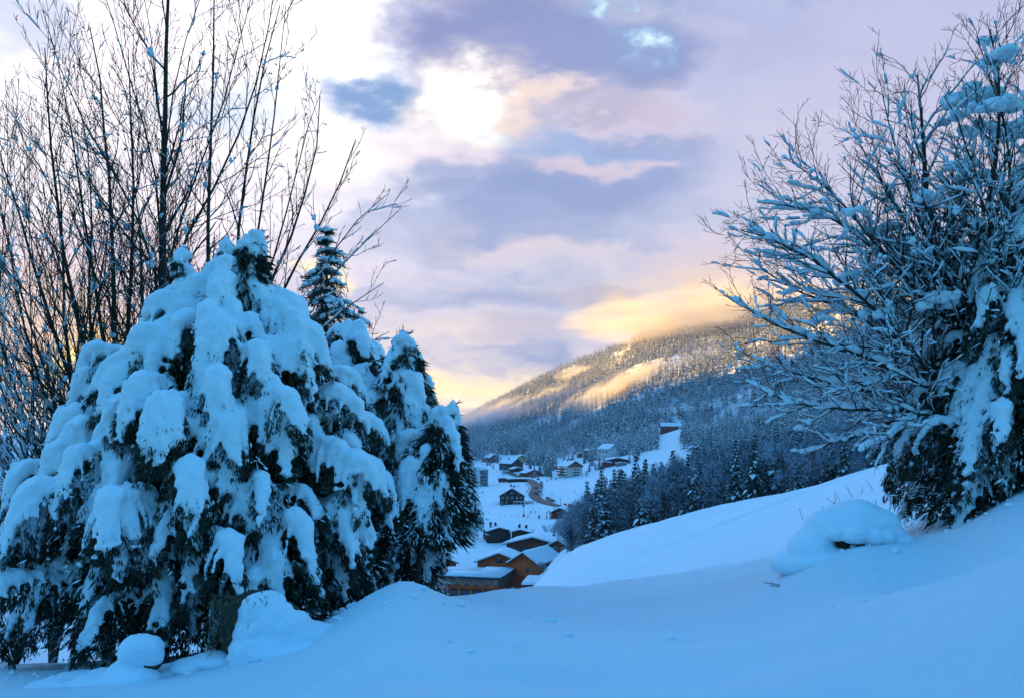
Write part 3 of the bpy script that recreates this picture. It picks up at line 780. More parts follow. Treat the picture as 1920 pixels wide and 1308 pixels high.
maple(18.5, 455, 1060, [
    (0.05, [(400, 700), (385, 470), (400, 250), (396, 60), (404, -80)]),
    (0.045, [(440, 640), (432, 470), (470, 300), (482, 140), (525, 10)]),
    (0.045, [(455, 700), (480, 560), (560, 430), (598, 320), (600, 180)]),
    (0.045, [(470, 700), (505, 570), (595, 430), (640, 350), (667, 262)]),
    (0.035, [(480, 720), (545, 610), (640, 490), (700, 440), (748, 395)]),
    (0.035, [(480, 740), (560, 650), (650, 570), (720, 530)]),
    (0.035, [(485, 760), (555, 640), (600, 500), (655, 410), (725, 365)]),
    (0.03, [(485, 800), (590, 690), (660, 650), (730, 622)]),
    (0.035, [(455, 640), (470, 480), (510, 300), (522, 120), (536, 10)]),
    (0.03, [(455, 640), (520, 480), (560, 330), (575, 190), (603, 170)])],
    22, 'bare many-stemmed maple fanning out over the gap between the widest spruce and the slim one', kids=(15, 7, 3), snow=0.42, snow_r=0.015, rk=1.5, clump=0.10, clump_r=0.07, tips=0.1, up=0.3, wob=0.12, maxlen=1.9, ang=(24, 52))
maple(17.0, 205, 1060, [
    (0.05, [(215, 820), (216, 560), (208, 330), (190, 160), (168, 50)]),
    (0.05, [(200, 820), (135, 560), (95, 330), (84, 90)]),
    (0.045, [(190, 850), (95, 620), (35, 400), (-15, 230)]),
    (0.045, [(235, 800), (246, 520), (250, 280), (240, 90)]),
    (0.04, [(215, 800), (172, 480), (140, 250), (108, 120)]),
    (0.045, [(150, 860), (118, 600), (118, 380), (103, 280)]),
    (0.035, [(190, 800), (160, 560), (180, 360), (150, 200)]),
    (0.035, [(235, 800), (275, 560), (262, 380), (230, 240)]),
    (0.035, [(150, 880), (60, 700), (20, 480), (-10, 330)])],
    23, 'bare maple clump with a fan of upright stems in front of the glowing cloud gap', kids=(15, 8, 3), snow=0.42, snow_r=0.015, rk=1.5, clump=0.08, clump_r=0.065, tips=0.04, up=0.35, wob=0.11, ang=(24, 52))
maple(16.0, 95, 1120, [
    (0.05, [(90, 980), (20, 760), (-50, 580)]),
    (0.045, [(110, 960), (40, 760), (-20, 600), (-60, 430)]),
    (0.045, [(140, 960), (60, 770), (-30, 660)]),
    (0.04, [(120, 1000), (30, 880), (-70, 800)]),
    (0.035, [(110, 1020), (0, 950), (-90, 920)]),
    (0.045, [(150, 980), (100, 740), (40, 560), (0, 380)]),
    (0.035, [(140, 1040), (60, 900), (-60, 740)]),
    (0.03, [(100, 1060), (20, 1010), (-80, 990)])],
    24, 'low leaning bare maple with snow lying along its long sloping stems, beside the widest spruce', kids=(15, 8, 3), snow=0.8, snow_r=0.026, clump=0.10, clump_r=0.06, up=0.15, ang=(20, 40), thr=0.92)
maple(26.0, 30, 1120, [
    (0.04, [(20, 900), (-10, 600), (20, 330), (10, 150)]), (0.04, [(60, 900), (60, 600), (50, 350), (60, 200)]),
    (0.04, [(110, 900), (150, 650), (160, 430), (150, 300)]), (0.035, [(0, 900), (-60, 650), (-90, 400)]), (0.035, [(80, 900), (120, 700), (90, 480), (70, 320)])],
    25, 'thin bare tree further down the slope, seen through the maple stems', kids=(15, 8, 3), snow=0.25, snow_r=0.012, clump=0.04, up=0.35, min_r=0.005)

gs_ = np.random.default_rng(12)
b_ = P(28, 1240, 14.2); b_[2] = float(zat(b_[0], b_[1])) - .05
bare_tree('shrub', b_, [([b_, b_ + (dx * .5, dy, h * .55), b_ + (dx, dy, h)], .012) for dx, dy, h in [(gs_.uniform(-.7, .6), gs_.normal(0, .2), gs_.uniform(.6, 1.15)) for _ in range(14)]],
    26, 'low frosted shrub of thin twigs beside the lowest boughs of the widest spruce', 'shrub', kids=(9, 4), snow=.8, snow_r=.016, clump=.1, clump_r=.03, min_r=.004, ang=(25, 55))
# the snow-bowed bare tree on the slope
Yr = 13.5
def rs(*a, dy=0.0, r=0.04): return (pl(Yr, [(1835, 880)] + list(a), dy), r)
bR = P(1835, 960, Yr)
bare_tree('bare_tree', bR, [
    (pl(Yr, [(1835, 980), (1835, 880), (1815, 700), (1770, 560), (1738, 430), (1736, 300), (1728, 200), (1720, 140)]), 0.085),
    rs((1815, 760), (1700, 640), (1570, 520), (1480, 450), (1388, 432), dy=-.6, r=.05),
    rs((1815, 720), (1730, 560), (1620, 430), (1530, 330), (1472, 296), dy=.5, r=.045),
    rs((1820, 780), (1700, 700), (1540, 640), (1440, 610), (1376, 560), dy=-1.0, r=.045),
    rs((1820, 790), (1700, 745), (1560, 720), (1450, 690), (1380, 655), dy=.4, r=.045),
    rs((1825, 800), (1720, 765), (1600, 770), (1480, 760), (1400, 715), dy=-.8, r=.04),
    rs((1825, 820), (1740, 772), (1640, 800), (1540, 840), (1500, 850), dy=-.4, r=.035),
    rs((1825, 820), (1745, 765), (1700, 790), (1640, 830), (1608, 850), dy=-1.4, r=.028),
    rs((1800, 600), (1700, 420), (1640, 320), (1590, 230), dy=.8, r=.04),
    rs((1800, 600), (1720, 400), (1680, 290), (1655, 180), dy=-.6, r=.04),
    rs((1810, 640), (1680, 500), (1560, 400), (1500, 380), (1420, 380), dy=.2, r=.04),
    rs((1815, 760), (1650, 600), (1520, 560), (1430, 520), (1400, 470), dy=.9, r=.04),
    rs((1860, 640), (1850, 420), (1870, 260), (1885, 150), (1856, 55), dy=-.5, r=.06),
    rs((1860, 640), (1850, 420), (1825, 300), (1800, 220), (1770, 180), dy=-.9, r=.045),
    rs((1870, 600), (1900, 350), (1880, 180), (1840, 80), dy=-.9, r=.045),
    rs((1880, 640), (1920, 420), (1935, 220), (1930, 90), dy=.3, r=.055),
    rs((1830, 700), (1790, 480), (1780, 350), (1800, 240), dy=1.1, r=.045),
    rs((1870, 640), (1880, 480), (1850, 380), (1795, 300), dy=-1.3, r=.04),
    rs((1900, 700), (1960, 500), (1990, 300), dy=.3, r=.05)],
    31, 'wide bare tree bowed under thick snow on every branch, leaning out over the slope',
    kids=(28, 12, 3), lenk=(0.34, 0.45, 0.5), rk=1.15, snow=1.0, snow_r=0.0235, clump=0.16, clump_r=0.055, up=0.20, wob=0.16, ang=(20, 56), pads=[(1800, 190, 40, 17), (1835, 178, 46, 20), (1825, 205, 40, 14), (1868, 112, 34, 14), (1885, 98, 24, 14), (1895, 190, 40, 22), (1850, 76, 20, 9), (1780, 225, 26, 10), (1905, 245, 40, 26), (1840, 240, 40, 15), (1800, 310, 30, 14), (1740, 365, 26, 12), (1600, 395, 20, 9), (1530, 400, 22, 9), (1830, 330, 34, 16), (1660, 430, 30, 12), (1700, 470, 30, 20), (1590, 520, 28, 12), (1640, 590, 34, 13), (1540, 600, 24, 9), (1760, 560, 36, 18), (1480, 545, 22, 8)], thr=0.93, min_r=0.0035, maxlen=2.0, flat=0.15, snow_min=0.0036)
# ------------------------------------------------------------------ snow covered stump, boulders and small growth in the near snow
def blob_part(name, pts, rad, parent, origin, material, voxel=0.02, disp=0.0, sm=6):
    V, F3 = blobs_geo(np.array(pts), np.array(rad), ico=ICO2, jit=0.0)
    o = remesh_snow(name, V, F3, voxel, parent, origin, sm, disp); o.data.materials.clear(); o.data.materials.append(material); return o
Ym = 12.0
c0 = P(1598, 1002, Ym)
st = empty('stump', c0, 'stump under a round cap of snow with a dark gap below its rim', 'stump')
blob_part('wood', [c0 + (0.0, 0, -0.05), c0 + (-0.14, 0.0, -0.03), c0 + (0.16, 0.02, 0.0)], [(.38, .36, .17), (.24, .30, .12), (.28, .32, .14)], st, c0, M['rock'], 0.02, 0.05, 1)
gs = np.random.default_rng(4)
pts = [c0 + (0.0, 0, 0.10), c0 + (-0.16, 0, 0.085), c0 + (0.17, 0, 0.10), c0 + (-0.30, 0.05, 0.03), c0 + (0.33, 0.02, 0.03), c0 + (0.03, 0.0, 0.14)]
rad = [(.34, .34, .21), (.30, .32, .17), (.29, .32, .17), (.17, .26, .12), (.15, .24, .11), (.28, .3, .2)]
for a in np.linspace(0, 6.28, 15)[:-1]:
    r = 0.085 * gs.uniform(0.7, 1.2); pts.append(c0 + (0.37 * math.cos(a), 0.34 * math.sin(a), 0.005 + 0.03 * math.cos(a * 3))); rad.append((r * 1.3, r * 1.2, r))
pts = [c0 + (np.array(p) - c0) * 1.22 + (0, 0, .02) for p in pts]; rad = [tuple(v * 1.22 for v in r_) for r_ in rad]
pts += [c0 + (-.50, -.04, -.20), c0 + (.50, -.04, -.18), c0 + (-.40, .05, -.05), c0 + (.42, .05, -.04), c0 + (-.05, -.22, -.34), c0 + (.2, -.2, -.33), c0 + (-.30, -.2, -.32), c0 + (-.66, .10, -.36)]
rad += [(.30, .36, .26), (.28, .36, .24), (.26, .3, .2), (.24, .3, .2), (.5, .36, .2), (.5, .36, .19), (.5, .36, .2), (.3, .4, .17)]
blob_part('snow_cap', pts, rad, st, c0, M['snow'], 0.018, 0.03, 12)
def gz(p, dz):
    q = np.array(p, float); q[2] = float(zat(q[0], q[1])) + dz; return q
c1 = P(272, 1222, 10.6)
b1 = empty('boulder', c1, 'small round boulder under a smooth hood of snow, in front of the widest spruce', 'boulder', 'snow covered boulders at the widest spruce')
blob_part('rock', [c1 + (.02, 0.03, -.10)], [(.16, .17, .12)], b1, c1, M['rock'], 0.02, 0.04, 1)
blob_part('snow_cap', [c1 + (.02, 0, .05), c1 + (-.07, 0, .0), gz(c1 + (-.16, .05, 0), .06), gz(c1 + (-.40, .1, 0), .0), c1 + (.06, 0, -.03), gz(c1 + (-.75, .1, 0), -.05), gz(c1 + (-.1, -.1, 0), .0)], [(.18, .18, .15), (.21, .2, .2), (.27, .3, .19), (.40, .5, .14), (.15, .16, .14), (.6, .7, .13), (.3, .35, .15)], b1, c1, M['snow'], 0.018, 0.05, 9)
c2 = P(485, 1182, 10.9)
b2 = empty('boulder', c2, 'large boulder with dry grass on its dark side and snow on its slope', 'boulder', 'snow covered boulders at the widest spruce')
blob_part('rock', [c2 + (-.24, .1, .0), c2 + (-.12, .15, .16), c2 + (.1, .15, .02)], [(.20, .3, .36), (.24, .3, .26), (.4, .36, .3)], b2, c2, M['rock'], 0.025, 0.08, 1)
blob_part('snow_cap', [c2 + (0, 0, .20), c2 + (.12, 0, .10), c2 + (.28, 0, .02), gz(c2 + (.48, .05, 0), .04), c2 + (-.02, -.05, 0), gz(c2 + (.15, -.12, 0), .05), gz(c2 + (.4, -.1, 0), -.02), gz(c2 + (.0, -.1, 0), .0), c2 + (.08, .12, .26)], [(.22, .3, .22), (.30, .34, .26), (.32, .36, .22), (.38, .42, .18), (.24, .3, .26), (.45, .4, .2), (.6, .5, .14), (.3, .4, .2), (.2, .2, .16)], b2, c2, M['snow'], 0.02, 0.07, 6)
nG = 700
pg = c2 + np.stack([gs.uniform(-.52, .15, nG), gs.uniform(-.25, .2, nG), gs.uniform(-.2, .42, nG)], 1)
V, F4 = blades_geo(pg, np.stack([gs.normal(-.3, .4, nG), gs.normal(-.4, .3, nG), gs.normal(-.5, .5, nG)], 1), gs.uniform(.06, .16, nG), gs.uniform(.006, .014, nG), gs)
mesh_obj('dry_grass', V, None, F4, [M['reed']], parent=b2, origin=c2)
c3 = P(350, 1244, 10.8)
b3 = empty('boulder', c3, 'flat low boulder barely showing through the snow between the two taller ones', 'boulder', 'snow covered boulders at the widest spruce')
blob_part('rock', [c3 + (0, .1, -.06)], [(.2, .18, .10)], b3, c3, M['rock'], 0.02, 0.03, 1)
blob_part('snow_cap', [gz(c3 + (.05, .05, 0), .02), gz(c3 + (.3, .05, 0), .03), gz(c3 + (-.2, .1, 0), .0)], [(.25, .3, .09), (.3, .3, .09), (.25, .3, .08)], b3, c3, M['snow'], 0.02, 0, 8)
gc = np.random.default_rng(91); cpn, cr2 = [], []
for px_, Y_, sp, n_ in ((300, 11.3, 2.0, 90), (560, 11.6, 1.0, 50), (700, 11.2, .6, 14), (1690, 11.6, .9, 40), (1830, 12.2, .8, 40), (1100, 8.5, 2.5, 16)):
    for _ in range(n_):
        x = (px_ - CX) / F * Y_ + gc.normal(0, sp); y = Y_ + gc.normal(0, .6); r_ = .012 + .035 * gc.random() ** 3
        cpn.append((x, y, float(zat(x, y)) + r_ * .3)); cr2.append((r_ * gc.uniform(.8, 1.6), r_, r_ * .8))
V, F3 = blobs_geo(np.array(cpn), np.array(cr2), ico=ICO1, jit=.1)
tag(mesh_obj('snow_crumbs', V, F3, None, [M['snow']], smooth=True), 'small clods of snow fallen from the branches onto the drift', 'snow', kind='stuff')
tw = MB(); a = P(1462, 1047, 11.5)
tw.tube([a + (-.19, 0, .02), a + (-.05, .02, .0), a + (.02, .05, -.02)], [.004, .005, .004], 5); tw.tube([a + (-.12, 0, -.02), a + (0, .03, -.025)], [.004, .004], 5)
tw.tube([a + (-.10, 0, .0), a + (.0, .0, -.035)], [.003, .003], 5)
o = tw.build('fallen_twigs', M['bark'], origin=a); o.location = a + (0, 0, float(zat(a[0], a[1])) - a[2] + .03); tag(o, 'few thin dark twigs poking out of the snow near the capped stump', 'twigs')
for q, (sx, sy, sY, lab) in enumerate([(1655, 962, 19.0, 'bare reddish shrub sticking up between the stump and the dark spruce'), (1600, 905, 60.0, 'sparse dry stalks standing along the old track on the slope')]):
    bs = P(sx, sy, sY); bs[2] = float(zat(bs[0], bs[1])); g = np.random.default_rng(70 + q); k = sY / 19.0
    stems = []
    for i in range(11):
        d = np.array((g.uniform(-.75, .35), g.normal(0, .3), g.uniform(.35, 1.0))) * (0.95 if q == 0 else 0.6) * (k ** .35)
        off = np.array((g.normal(0, .12 if q == 0 else 2.2), g.normal(0, .1 if q == 0 else 3.0), 0)); s0 = bs + off
        s0[2] = float(zat(s0[0], s0[1])) - .03
        stems.append(([s0, s0 + d * .5 + (0, 0, -.03), s0 + d], .009 * k ** .6, 1))
    bare_tree('shrub', bs, stems, 80 + q, lab, 'shrub', None, kids=(5, 2), snow=0.1, snow_r=.006, clump=0, tips=0.2, min_r=.003 * k ** .7, ang=(25, 50))

# ------------------------------------------------------------------ forest
def conifer_proto(name, seed, H=16.0, tiers=22, per=11, snow=0.75, wd=0.19, sub=3):
    g = np.random.default_rng(seed); V = []; F4 = []; m4 = []; n = 0
    def quad(a, b, c, d, m):
        nonlocal n
        V.extend((a, b, c, d)); F4.append((n, n + 1, n + 2, n + 3)); m4.append(m); n += 4
    Rm = H * wd
    for t in range(tiers):
        f = (t + 0.5) / tiers; z = H * (0.06 + 0.93 * f); rr = Rm * (1 - f) ** 0.85 * (1 + 0.12 * math.sin(t * 2.1)) + 0.12
        nn = max(4, int(per * (0.45 + 0.6 * (1 - f))))
        for b in range(nn):
            a = 6.283 * (b + g.uniform(-.3, .3)) / nn + t * 1.3; L_ = rr * g.uniform(.7, 1.15); w = L_ * g.uniform(.26, .42) + 0.10
            c, s = math.cos(a), math.sin(a); dro = L_ * g.uniform(.35, .75)
            o = np.array((0, 0, z)); rad = np.array((c, s, 0)); tan = np.array((-s, c, 0))
            tip = o + rad * L_ + (0, 0, -dro); mid = o + rad * L_ * .62 + (0, 0, -dro * .35)
            quad(o, mid - tan * w + (0, 0, -.25 * w), tip, mid + tan * w + (0, 0, -.25 * w), 0)
            for k in range(sub):
                u = g.uniform(.35, .95); q = o + rad * L_ * u + (0, 0, -dro * u * u) + tan * w * g.uniform(-.8, .8); l2 = g.uniform(.35, .8) * H / 16; w2 = .10 * H / 16
                dd = rad * .5 + (0, 0, -1) + tan * g.normal(0, .4)
                quad(q, q + dd * l2 * .5 + tan * w2, q + dd * l2, q + dd * l2 * .5 - tan * w2, 0)
            if g.random() < snow:
                w1 = w * g.uniform(.35, .8) * (1.0 if sub else 1.35); u0 = g.uniform(.2, .45); u = (0, 0, .10)
                quad(o + rad * L_ * u0 + (0, 0, -dro * u0 * .4 + .08), mid - tan * w1 + u, o + rad * L_ * .93 + (0, 0, -dro * .86 + .10), mid + tan * w1 + u, 1)
                if sub and g.random() < .5:
                    q = mid + tan * w * g.uniform(-1, 1) + u
                    quad(q, q + rad * .3 - tan * .16 + (0, 0, -.1), q + rad * .6 + (0, 0, -.35), q + rad * .3 + tan * .16 + (0, 0, -.1), 1)
    crown = (np.array(V), np.array(F4), np.array(m4))
    return crown, H
def broad_proto(name, seed, H=13.0, W=5.2, n1=240, frost=0.7):
    """rounded leafless tree, every twig white with frost"""
    g = np.random.default_rng(seed); V, F4, m4 = [], [], []; n = 0
    tb = MB(); tb.tube([(0, 0, -.5), (.1, 0, H * .3), (0.0, .1, H * .6)], [.22, .17, .08], 5)
    cen = np.array([(g.normal(0, .42), g.normal(0, .42), g.uniform(.30, .92)) for _ in range(14)]) * (W * .9, W * .9, H)
    tips = []
    for i in range(n1):
        c = cen[i % len(cen)]
        d = g.normal(size=3); d /= np.linalg.norm(d); r = g.uniform(.3, 1) ** .5 * W * .36
        p = c + d * r * (1, 1, 1.2); 
        lim = 1 - abs(p[2] / H - .55) * .9; h = math.hypot(p[0], p[1]); mxr = W * math.sqrt(max(.1, 1 - ((p[2] / H - .55) / .5) ** 2))
        if h > mxr: p[0] *= mxr / h; p[1] *= mxr / h
        tips.append(p)
    tips = np.array(tips)
    for i in range(0, n1, 6):
        o = np.array((0, 0, min(H * .55, tips[i][2] * .5))); tb.tube([o, (o + tips[i]) / 2 + (0, 0, -.2), tips[i]], [.07, .045, .02], 3, cap=False)
    k = 9
    pos = np.repeat(tips, k, 0) + g.normal(0, W * .075, (n1 * k, 3)); out = pos - np.array((0, 0, H * .35)); out /= np.linalg.norm(out, axis=1)[:, None]
    dr = out + g.normal(0, .7, out.shape); dr[:, 2] += .25
    Vb, Fb = blades_geo(pos, dr, g.uniform(.45, 1.15, n1 * k), g.uniform(.05, .16, n1 * k), g)
    mb = (g.random(n1 * k) < frost).astype(int)
    return (Vb, Fb, mb), tb, H
def make_tree_mesh(crown, mats_): 
    V, F4, m4 = crown; o = mesh_obj('crown', V, None, F4, mats_, None, m4, link=False); return o.data
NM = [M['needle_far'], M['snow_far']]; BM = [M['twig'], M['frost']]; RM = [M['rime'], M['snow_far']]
tr = MB(); tr.tube([(0, 0, -1.5), (0, 0, 15.2)], [.26, .04], 5); con_trunk = tr.build('trunk', M['bark'], smooth=True); con_trunk_me = con_trunk.data; bpy.data.objects.remove(con_trunk)
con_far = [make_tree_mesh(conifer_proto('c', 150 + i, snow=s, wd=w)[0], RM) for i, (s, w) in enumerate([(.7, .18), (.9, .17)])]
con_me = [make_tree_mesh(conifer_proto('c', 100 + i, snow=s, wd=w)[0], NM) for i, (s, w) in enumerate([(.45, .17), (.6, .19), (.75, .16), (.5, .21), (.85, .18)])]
br_me = []
for i, fz in enumerate((.55, .7, .45, .8)):
    cr_, tb_, _ = broad_proto('b', 200 + i, frost=fz); tmp = tb_.build('trunk', M['bark']); br_me.append((make_tree_mesh(cr_, BM), tmp.data)); bpy.data.objects.remove(tmp)
g = np.random.default_rng(42)
# picture rectangles of buildings and open places that trees in front must leave free: (x0, y0, x1, y1, distance it applies up to)
KEEP = [(1044, 858, 1100, 893, 9e9), (1100, 828, 1182, 868, 900), (1236, 788, 1276, 812, 1100), (1238, 808, 1268, 842, 9e9), (936, 852, 984, 884, 9e9), (915, 845, 936, 866, 900),
        (968, 850, 990, 862, 900), (955, 872, 1020, 896, 9e9), (868, 866, 915, 915, 9e9), (930, 740, 930, 741, 9e9)]
def blocked(px, yb, yt, hw, Y):
    for x0, y0, x1, y1, D in KEEP:
        if Y < D and px + hw > x0 and px - hw < x1 and yb > y0 and yt < y1: return True
    return False
def forest_low(px):      # lowest photo y where trees stand on the far side
    return np.interp(px, [840, 900, 950, 985, 1000, 1040, 1095, 1130, 1180, 1205, 1250, 1272, 1300, 1340, 1380], [868, 866, 868, 872, 892, 890, 884, 878, 862, 852, 842, 838, 850, 870, 1200])
trees = []
# (a) the near wood behind the middle slope
def add_t(px, Y, H, kind, strict=True, pr=0.0):
    x = (px - CX) / F * Y; z = float(zat(x, Y)); yb = HY - z / Y * F; yt = yb - H * F / Y
    if strict and blocked(px, yb, yt, (0.28 if kind else 0.12) * H * F / Y, Y): return
    trees.append([H / Y + pr, x, Y, z, H, kind, px, yb, yt])
def top_line(px):        # how high the near wood reaches in the picture
    return np.interp(px, [1060, 1085, 1110, 1150, 1200, 1250, 1290, 1330, 1400, 1460, 1560, 1700], [985, 912, 882, 868, 850, 838, 824, 818, 808, 796, 784, 768])
k = 0
for _ in range(900):
    px = g.uniform(1070, 1760); f = g.random() ** 1.2
    y5 = np.interp(px, cpx, tab[:, 5, 0]); Y = y5 + 12 + f * (150 if px > 1280 else 110)
    tl = top_line(px)
    yb = topy(px, Y); Hmax = (yb - tl) / F * Y
    H = min(g.uniform(12, 22), Hmax * g.uniform(.8, 1.0))
    if H < 6: continue
    kind = 1 if g.random() < (.62 if f < .35 else .35) else 0
    if kind: H = min(H, 14)
    if any((t[1] - (px - CX) / F * Y) ** 2 + (t[2] - Y) ** 2 < 14 for t in trees): continue
    add_t(px, Y, H, kind, False, 1.0)
for px, yt, Y in [(1128, 866, 235), (1152, 872, 240), (1192, 846, 236), (1211, 852, 230), (1240, 858, 225), (1290, 842, 200), (1262, 836, 236), (1305, 830, 240), (1432, 806, 185), (1456, 800, 180), (1345, 832, 236), (1172, 880, 238), (1225, 862, 240), (1500, 800, 205)]:
    add_t(px, Y, (topy(px, Y) - yt) / F * Y, 0, False, 1.0)
# (b) trees among the houses and on the mountain
for px, yb, H, kd in [(1002, 895, 12, 0), (1024, 892, 14, 0), (1031, 893, 13, 0), (1012, 890, 13, 0), (945, 890, 8, 1), (1124, 880, 13, 0), (1133, 876, 11, 0), (1195, 862, 12, 0), (1180, 868, 9, 0), (992, 1003, 3.2, 1), (1040, 1003, 6.5, 1), (1022, 1002, 4.2, 1), (1050, 1006, 5, 1), (1018, 1078, 4, 1), (1000, 862, 15, 0), (1110, 872, 12, 0), (914, 872, 9, 0), (920, 874, 8, 1), (934, 868, 10, 0), (939, 872, 9, 0), (950, 852, 11, 0), (959, 851, 12, 0), (990, 870, 11, 0), (994, 878, 10, 0), (1019, 886, 9, 1), (1036, 882, 12, 0), (1043, 880, 11, 0), (1028, 880, 12, 0), (925, 880, 5, 1), (1033, 901, 3.5, 1), (1042, 900, 3, 1), (1026, 904, 2.5, 1), (1100, 893, 5, 1), (948, 934, 2.5, 1), (941, 949, 3, 1), (1105, 884, 9, 0), (1116, 884, 8, 1), (986, 856, 12, 0), (1066, 872, 12, 0), (1058, 868, 13, 0), (1074, 866, 12, 0), (1096, 868, 11, 0)]:
    h = hit(px, yb, 240 if yb > 990 else 380); trees.append([1.5, h[0], h[1], h[2], H, kd, px, yb, yb - H * F / h[1]])
cnt = 0
while cnt < 34000:
    Yv = math.sqrt(g.uniform(480 ** 2, 2350 ** 2)); px = g.uniform(860, 1780)
    x = (px - CX) / F * Yv; cnt += 1
    z = float(zat(x, Yv)); yb = HY - z / Yv * F
    if yb > forest_low(px): continue
    kr = np.interp(px, cpx, tab[:, 10, 0])
    if Yv > kr * 1.05: continue
    # clearings
    cl = vnoise(np.array(x), np.array(Yv), 46, 21) + .5 * vnoise(np.array(x), np.array(Yv), 17, 22)
    if cl > .56: continue
    if abs((yb - 762) - (px - 985) * -.62) < 3.2 and 955 < px < 1030: continue
    if 1140 < px < 1185 and abs(yb - 668 + (px - 1150) * .45) < 3: continue
    kind = 1 if vnoise(np.array(x), np.array(Yv), 60, 23) > .17 and g.random() < .7 else (1 if g.random() < .05 else 0)
    H = g.uniform(13, 22) if not kind else g.uniform(9, 14)
    H *= np.interp(Yv, [480, 800, 2400], [.8, 1.0, 1.15])
    yt = yb - H * F / Yv
    if blocked(px, yb, yt, 3, Yv): continue
    trees.append([H / Yv, x, Yv, z, H, kind, px, yb, yt])
NI = 297
con = sorted([t for t in trees if t[5] == 0], key=lambda t: -t[0]); bro = sorted([t for t in trees if t[5] == 1], key=lambda t: -t[0])
def lab(t):
    x, Y, px = t[1], t[2], t[6]
    c = 'snow dusted fir' if t[5] == 0 else 'frosted leafless broad tree'
    if Y < 330 and t[7] > 900 and px < 1065: return f'small {c} among the timber buildings near the post fence', 'trees among the timber buildings'
    if Y < 420:
        if px < 1290: return f'{c} in the dark wood in front of the open snowfield', f'{c}s in the wood before the snowfield'
        return f'{c} in the dark wood along the crest of the middle slope', f'{c}s in the wood along the slope crest'
    if px < 1100: return f'{c} standing among the village houses', f'{c}s among the village houses'
    return f'{c} on the lower mountainside above the village', f'{c}s on the lower mountainside'
for lst, nm in ((con, 'fir_tree'), (bro, 'frosted_tree')):
    for i, t in enumerate(lst[:NI]):
        s = t[4] / (16.0 if t[5] == 0 else 13.0); l_, gr = lab(t)
        r = empty(nm, (t[1], t[2], t[3] - .3), l_, 'tree', gr, rz=g.uniform(0, 6.28)); r.scale = (s * g.uniform(.85, 1.15),) * 2 + (s,)
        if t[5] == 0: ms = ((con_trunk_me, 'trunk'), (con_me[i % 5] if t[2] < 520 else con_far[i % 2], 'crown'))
        else: ms = ((br_me[i % 4][1], 'trunk'), (br_me[i % 4][0], 'crown'))
        for me, pn in ms:
            c = bpy.data.objects.new(pn, me); C.objects.link(c); c.parent = r
# everything beyond that as one mass per kind
def mass(name, lst, protos, H0, mats_, seed):
    g = np.random.default_rng(seed); Vs, Fs, Ms = [], [], []; n = 0
    T = np.array([[t[1], t[2], t[3], t[4]] for t in lst]); which = g.integers(0, len(protos), len(T))
    for k, (V, F4, m4) in enumerate(protos):
        S = T[which == k]
        if not len(S): continue
        a = g.uniform(0, 6.28, len(S)); s = S[:, 3] / H0; c, d = np.cos(a) * s, np.sin(a) * s
        X = V[None, :, 0] * c[:, None] - V[None, :, 1] * d[:, None] + S[:, 0:1]; Yy = V[None, :, 0] * d[:, None] + V[None, :, 1] * c[:, None] + S[:, 1:2]; Z = V[None, :, 2] * s[:, None] + S[:, 2:3] - .3
        Vs.append(np.stack([X, Yy, Z], -1).reshape(-1, 3)); Fs.append((F4[None] + (np.arange(len(S)) * len(V))[:, None, None]).reshape(-1, 4) + n); Ms.append(np.tile(m4, len(S))); n += len(S) * len(V)
    o = mesh_obj(name, np.concatenate(Vs), None, np.concatenate(Fs), mats_, None, np.concatenate(Ms)); return o
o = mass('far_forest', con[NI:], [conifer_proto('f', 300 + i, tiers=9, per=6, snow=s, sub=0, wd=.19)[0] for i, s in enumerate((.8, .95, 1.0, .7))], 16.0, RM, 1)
tag(o, 'snow dusted conifer forest covering the mountainside', 'forest', kind='stuff')
if len(bro) > NI:
    o = mass('far_broadleaf_wood', bro[NI:], [broad_proto('f', 400 + i, n1=26, frost=.8)[0] for i in range(3)], 13.0, BM, 2)
    tag(o, 'frosted leafless trees scattered through the mountainside forest', 'forest', kind='stuff')
print('conifers', len(con), 'broad', len(bro))
# ------------------------------------------------------------------ village
def lampmat():
    m = bpy.data.materials.new('lit_lamp'); m.use_nodes = True; b = m.node_tree.nodes['Principled BSDF']
    b.inputs['Emission Color'].default_value = (1, .8, .6, 1); b.inputs['Emission Strength'].default_value = 0.3; return m
M['lamp'] = lampmat()
M['pane_blue'] = mat('blue_grey_glass', (.05, .09, .16), .15, spec=.7)
def window(root, x, y, z, w, h, face='f', frame='white', pane='glass', name='window'):
    mb = MB(); t = .12
    if face == 'f': 
        mb.box((x, y - .05, z), (w, .1, h), 0); o = mb.build(name, M[frame], root); q = MB(); q.box((x, y - .115, z), (w - 2 * t, .03, h - 2 * t)); q.build('pane', M[pane], o)
    else:
        s = 1 if face == 'r' else -1
        mb.box((x + s * .05, y, z), (.1, w, h), 0); o = mb.build(name, M[frame], root); q = MB(); q.box((x + s * .115, y, z), (.03, w - 2 * t, h - 2 * t)); q.build('pane', M[pane], o)
    return o
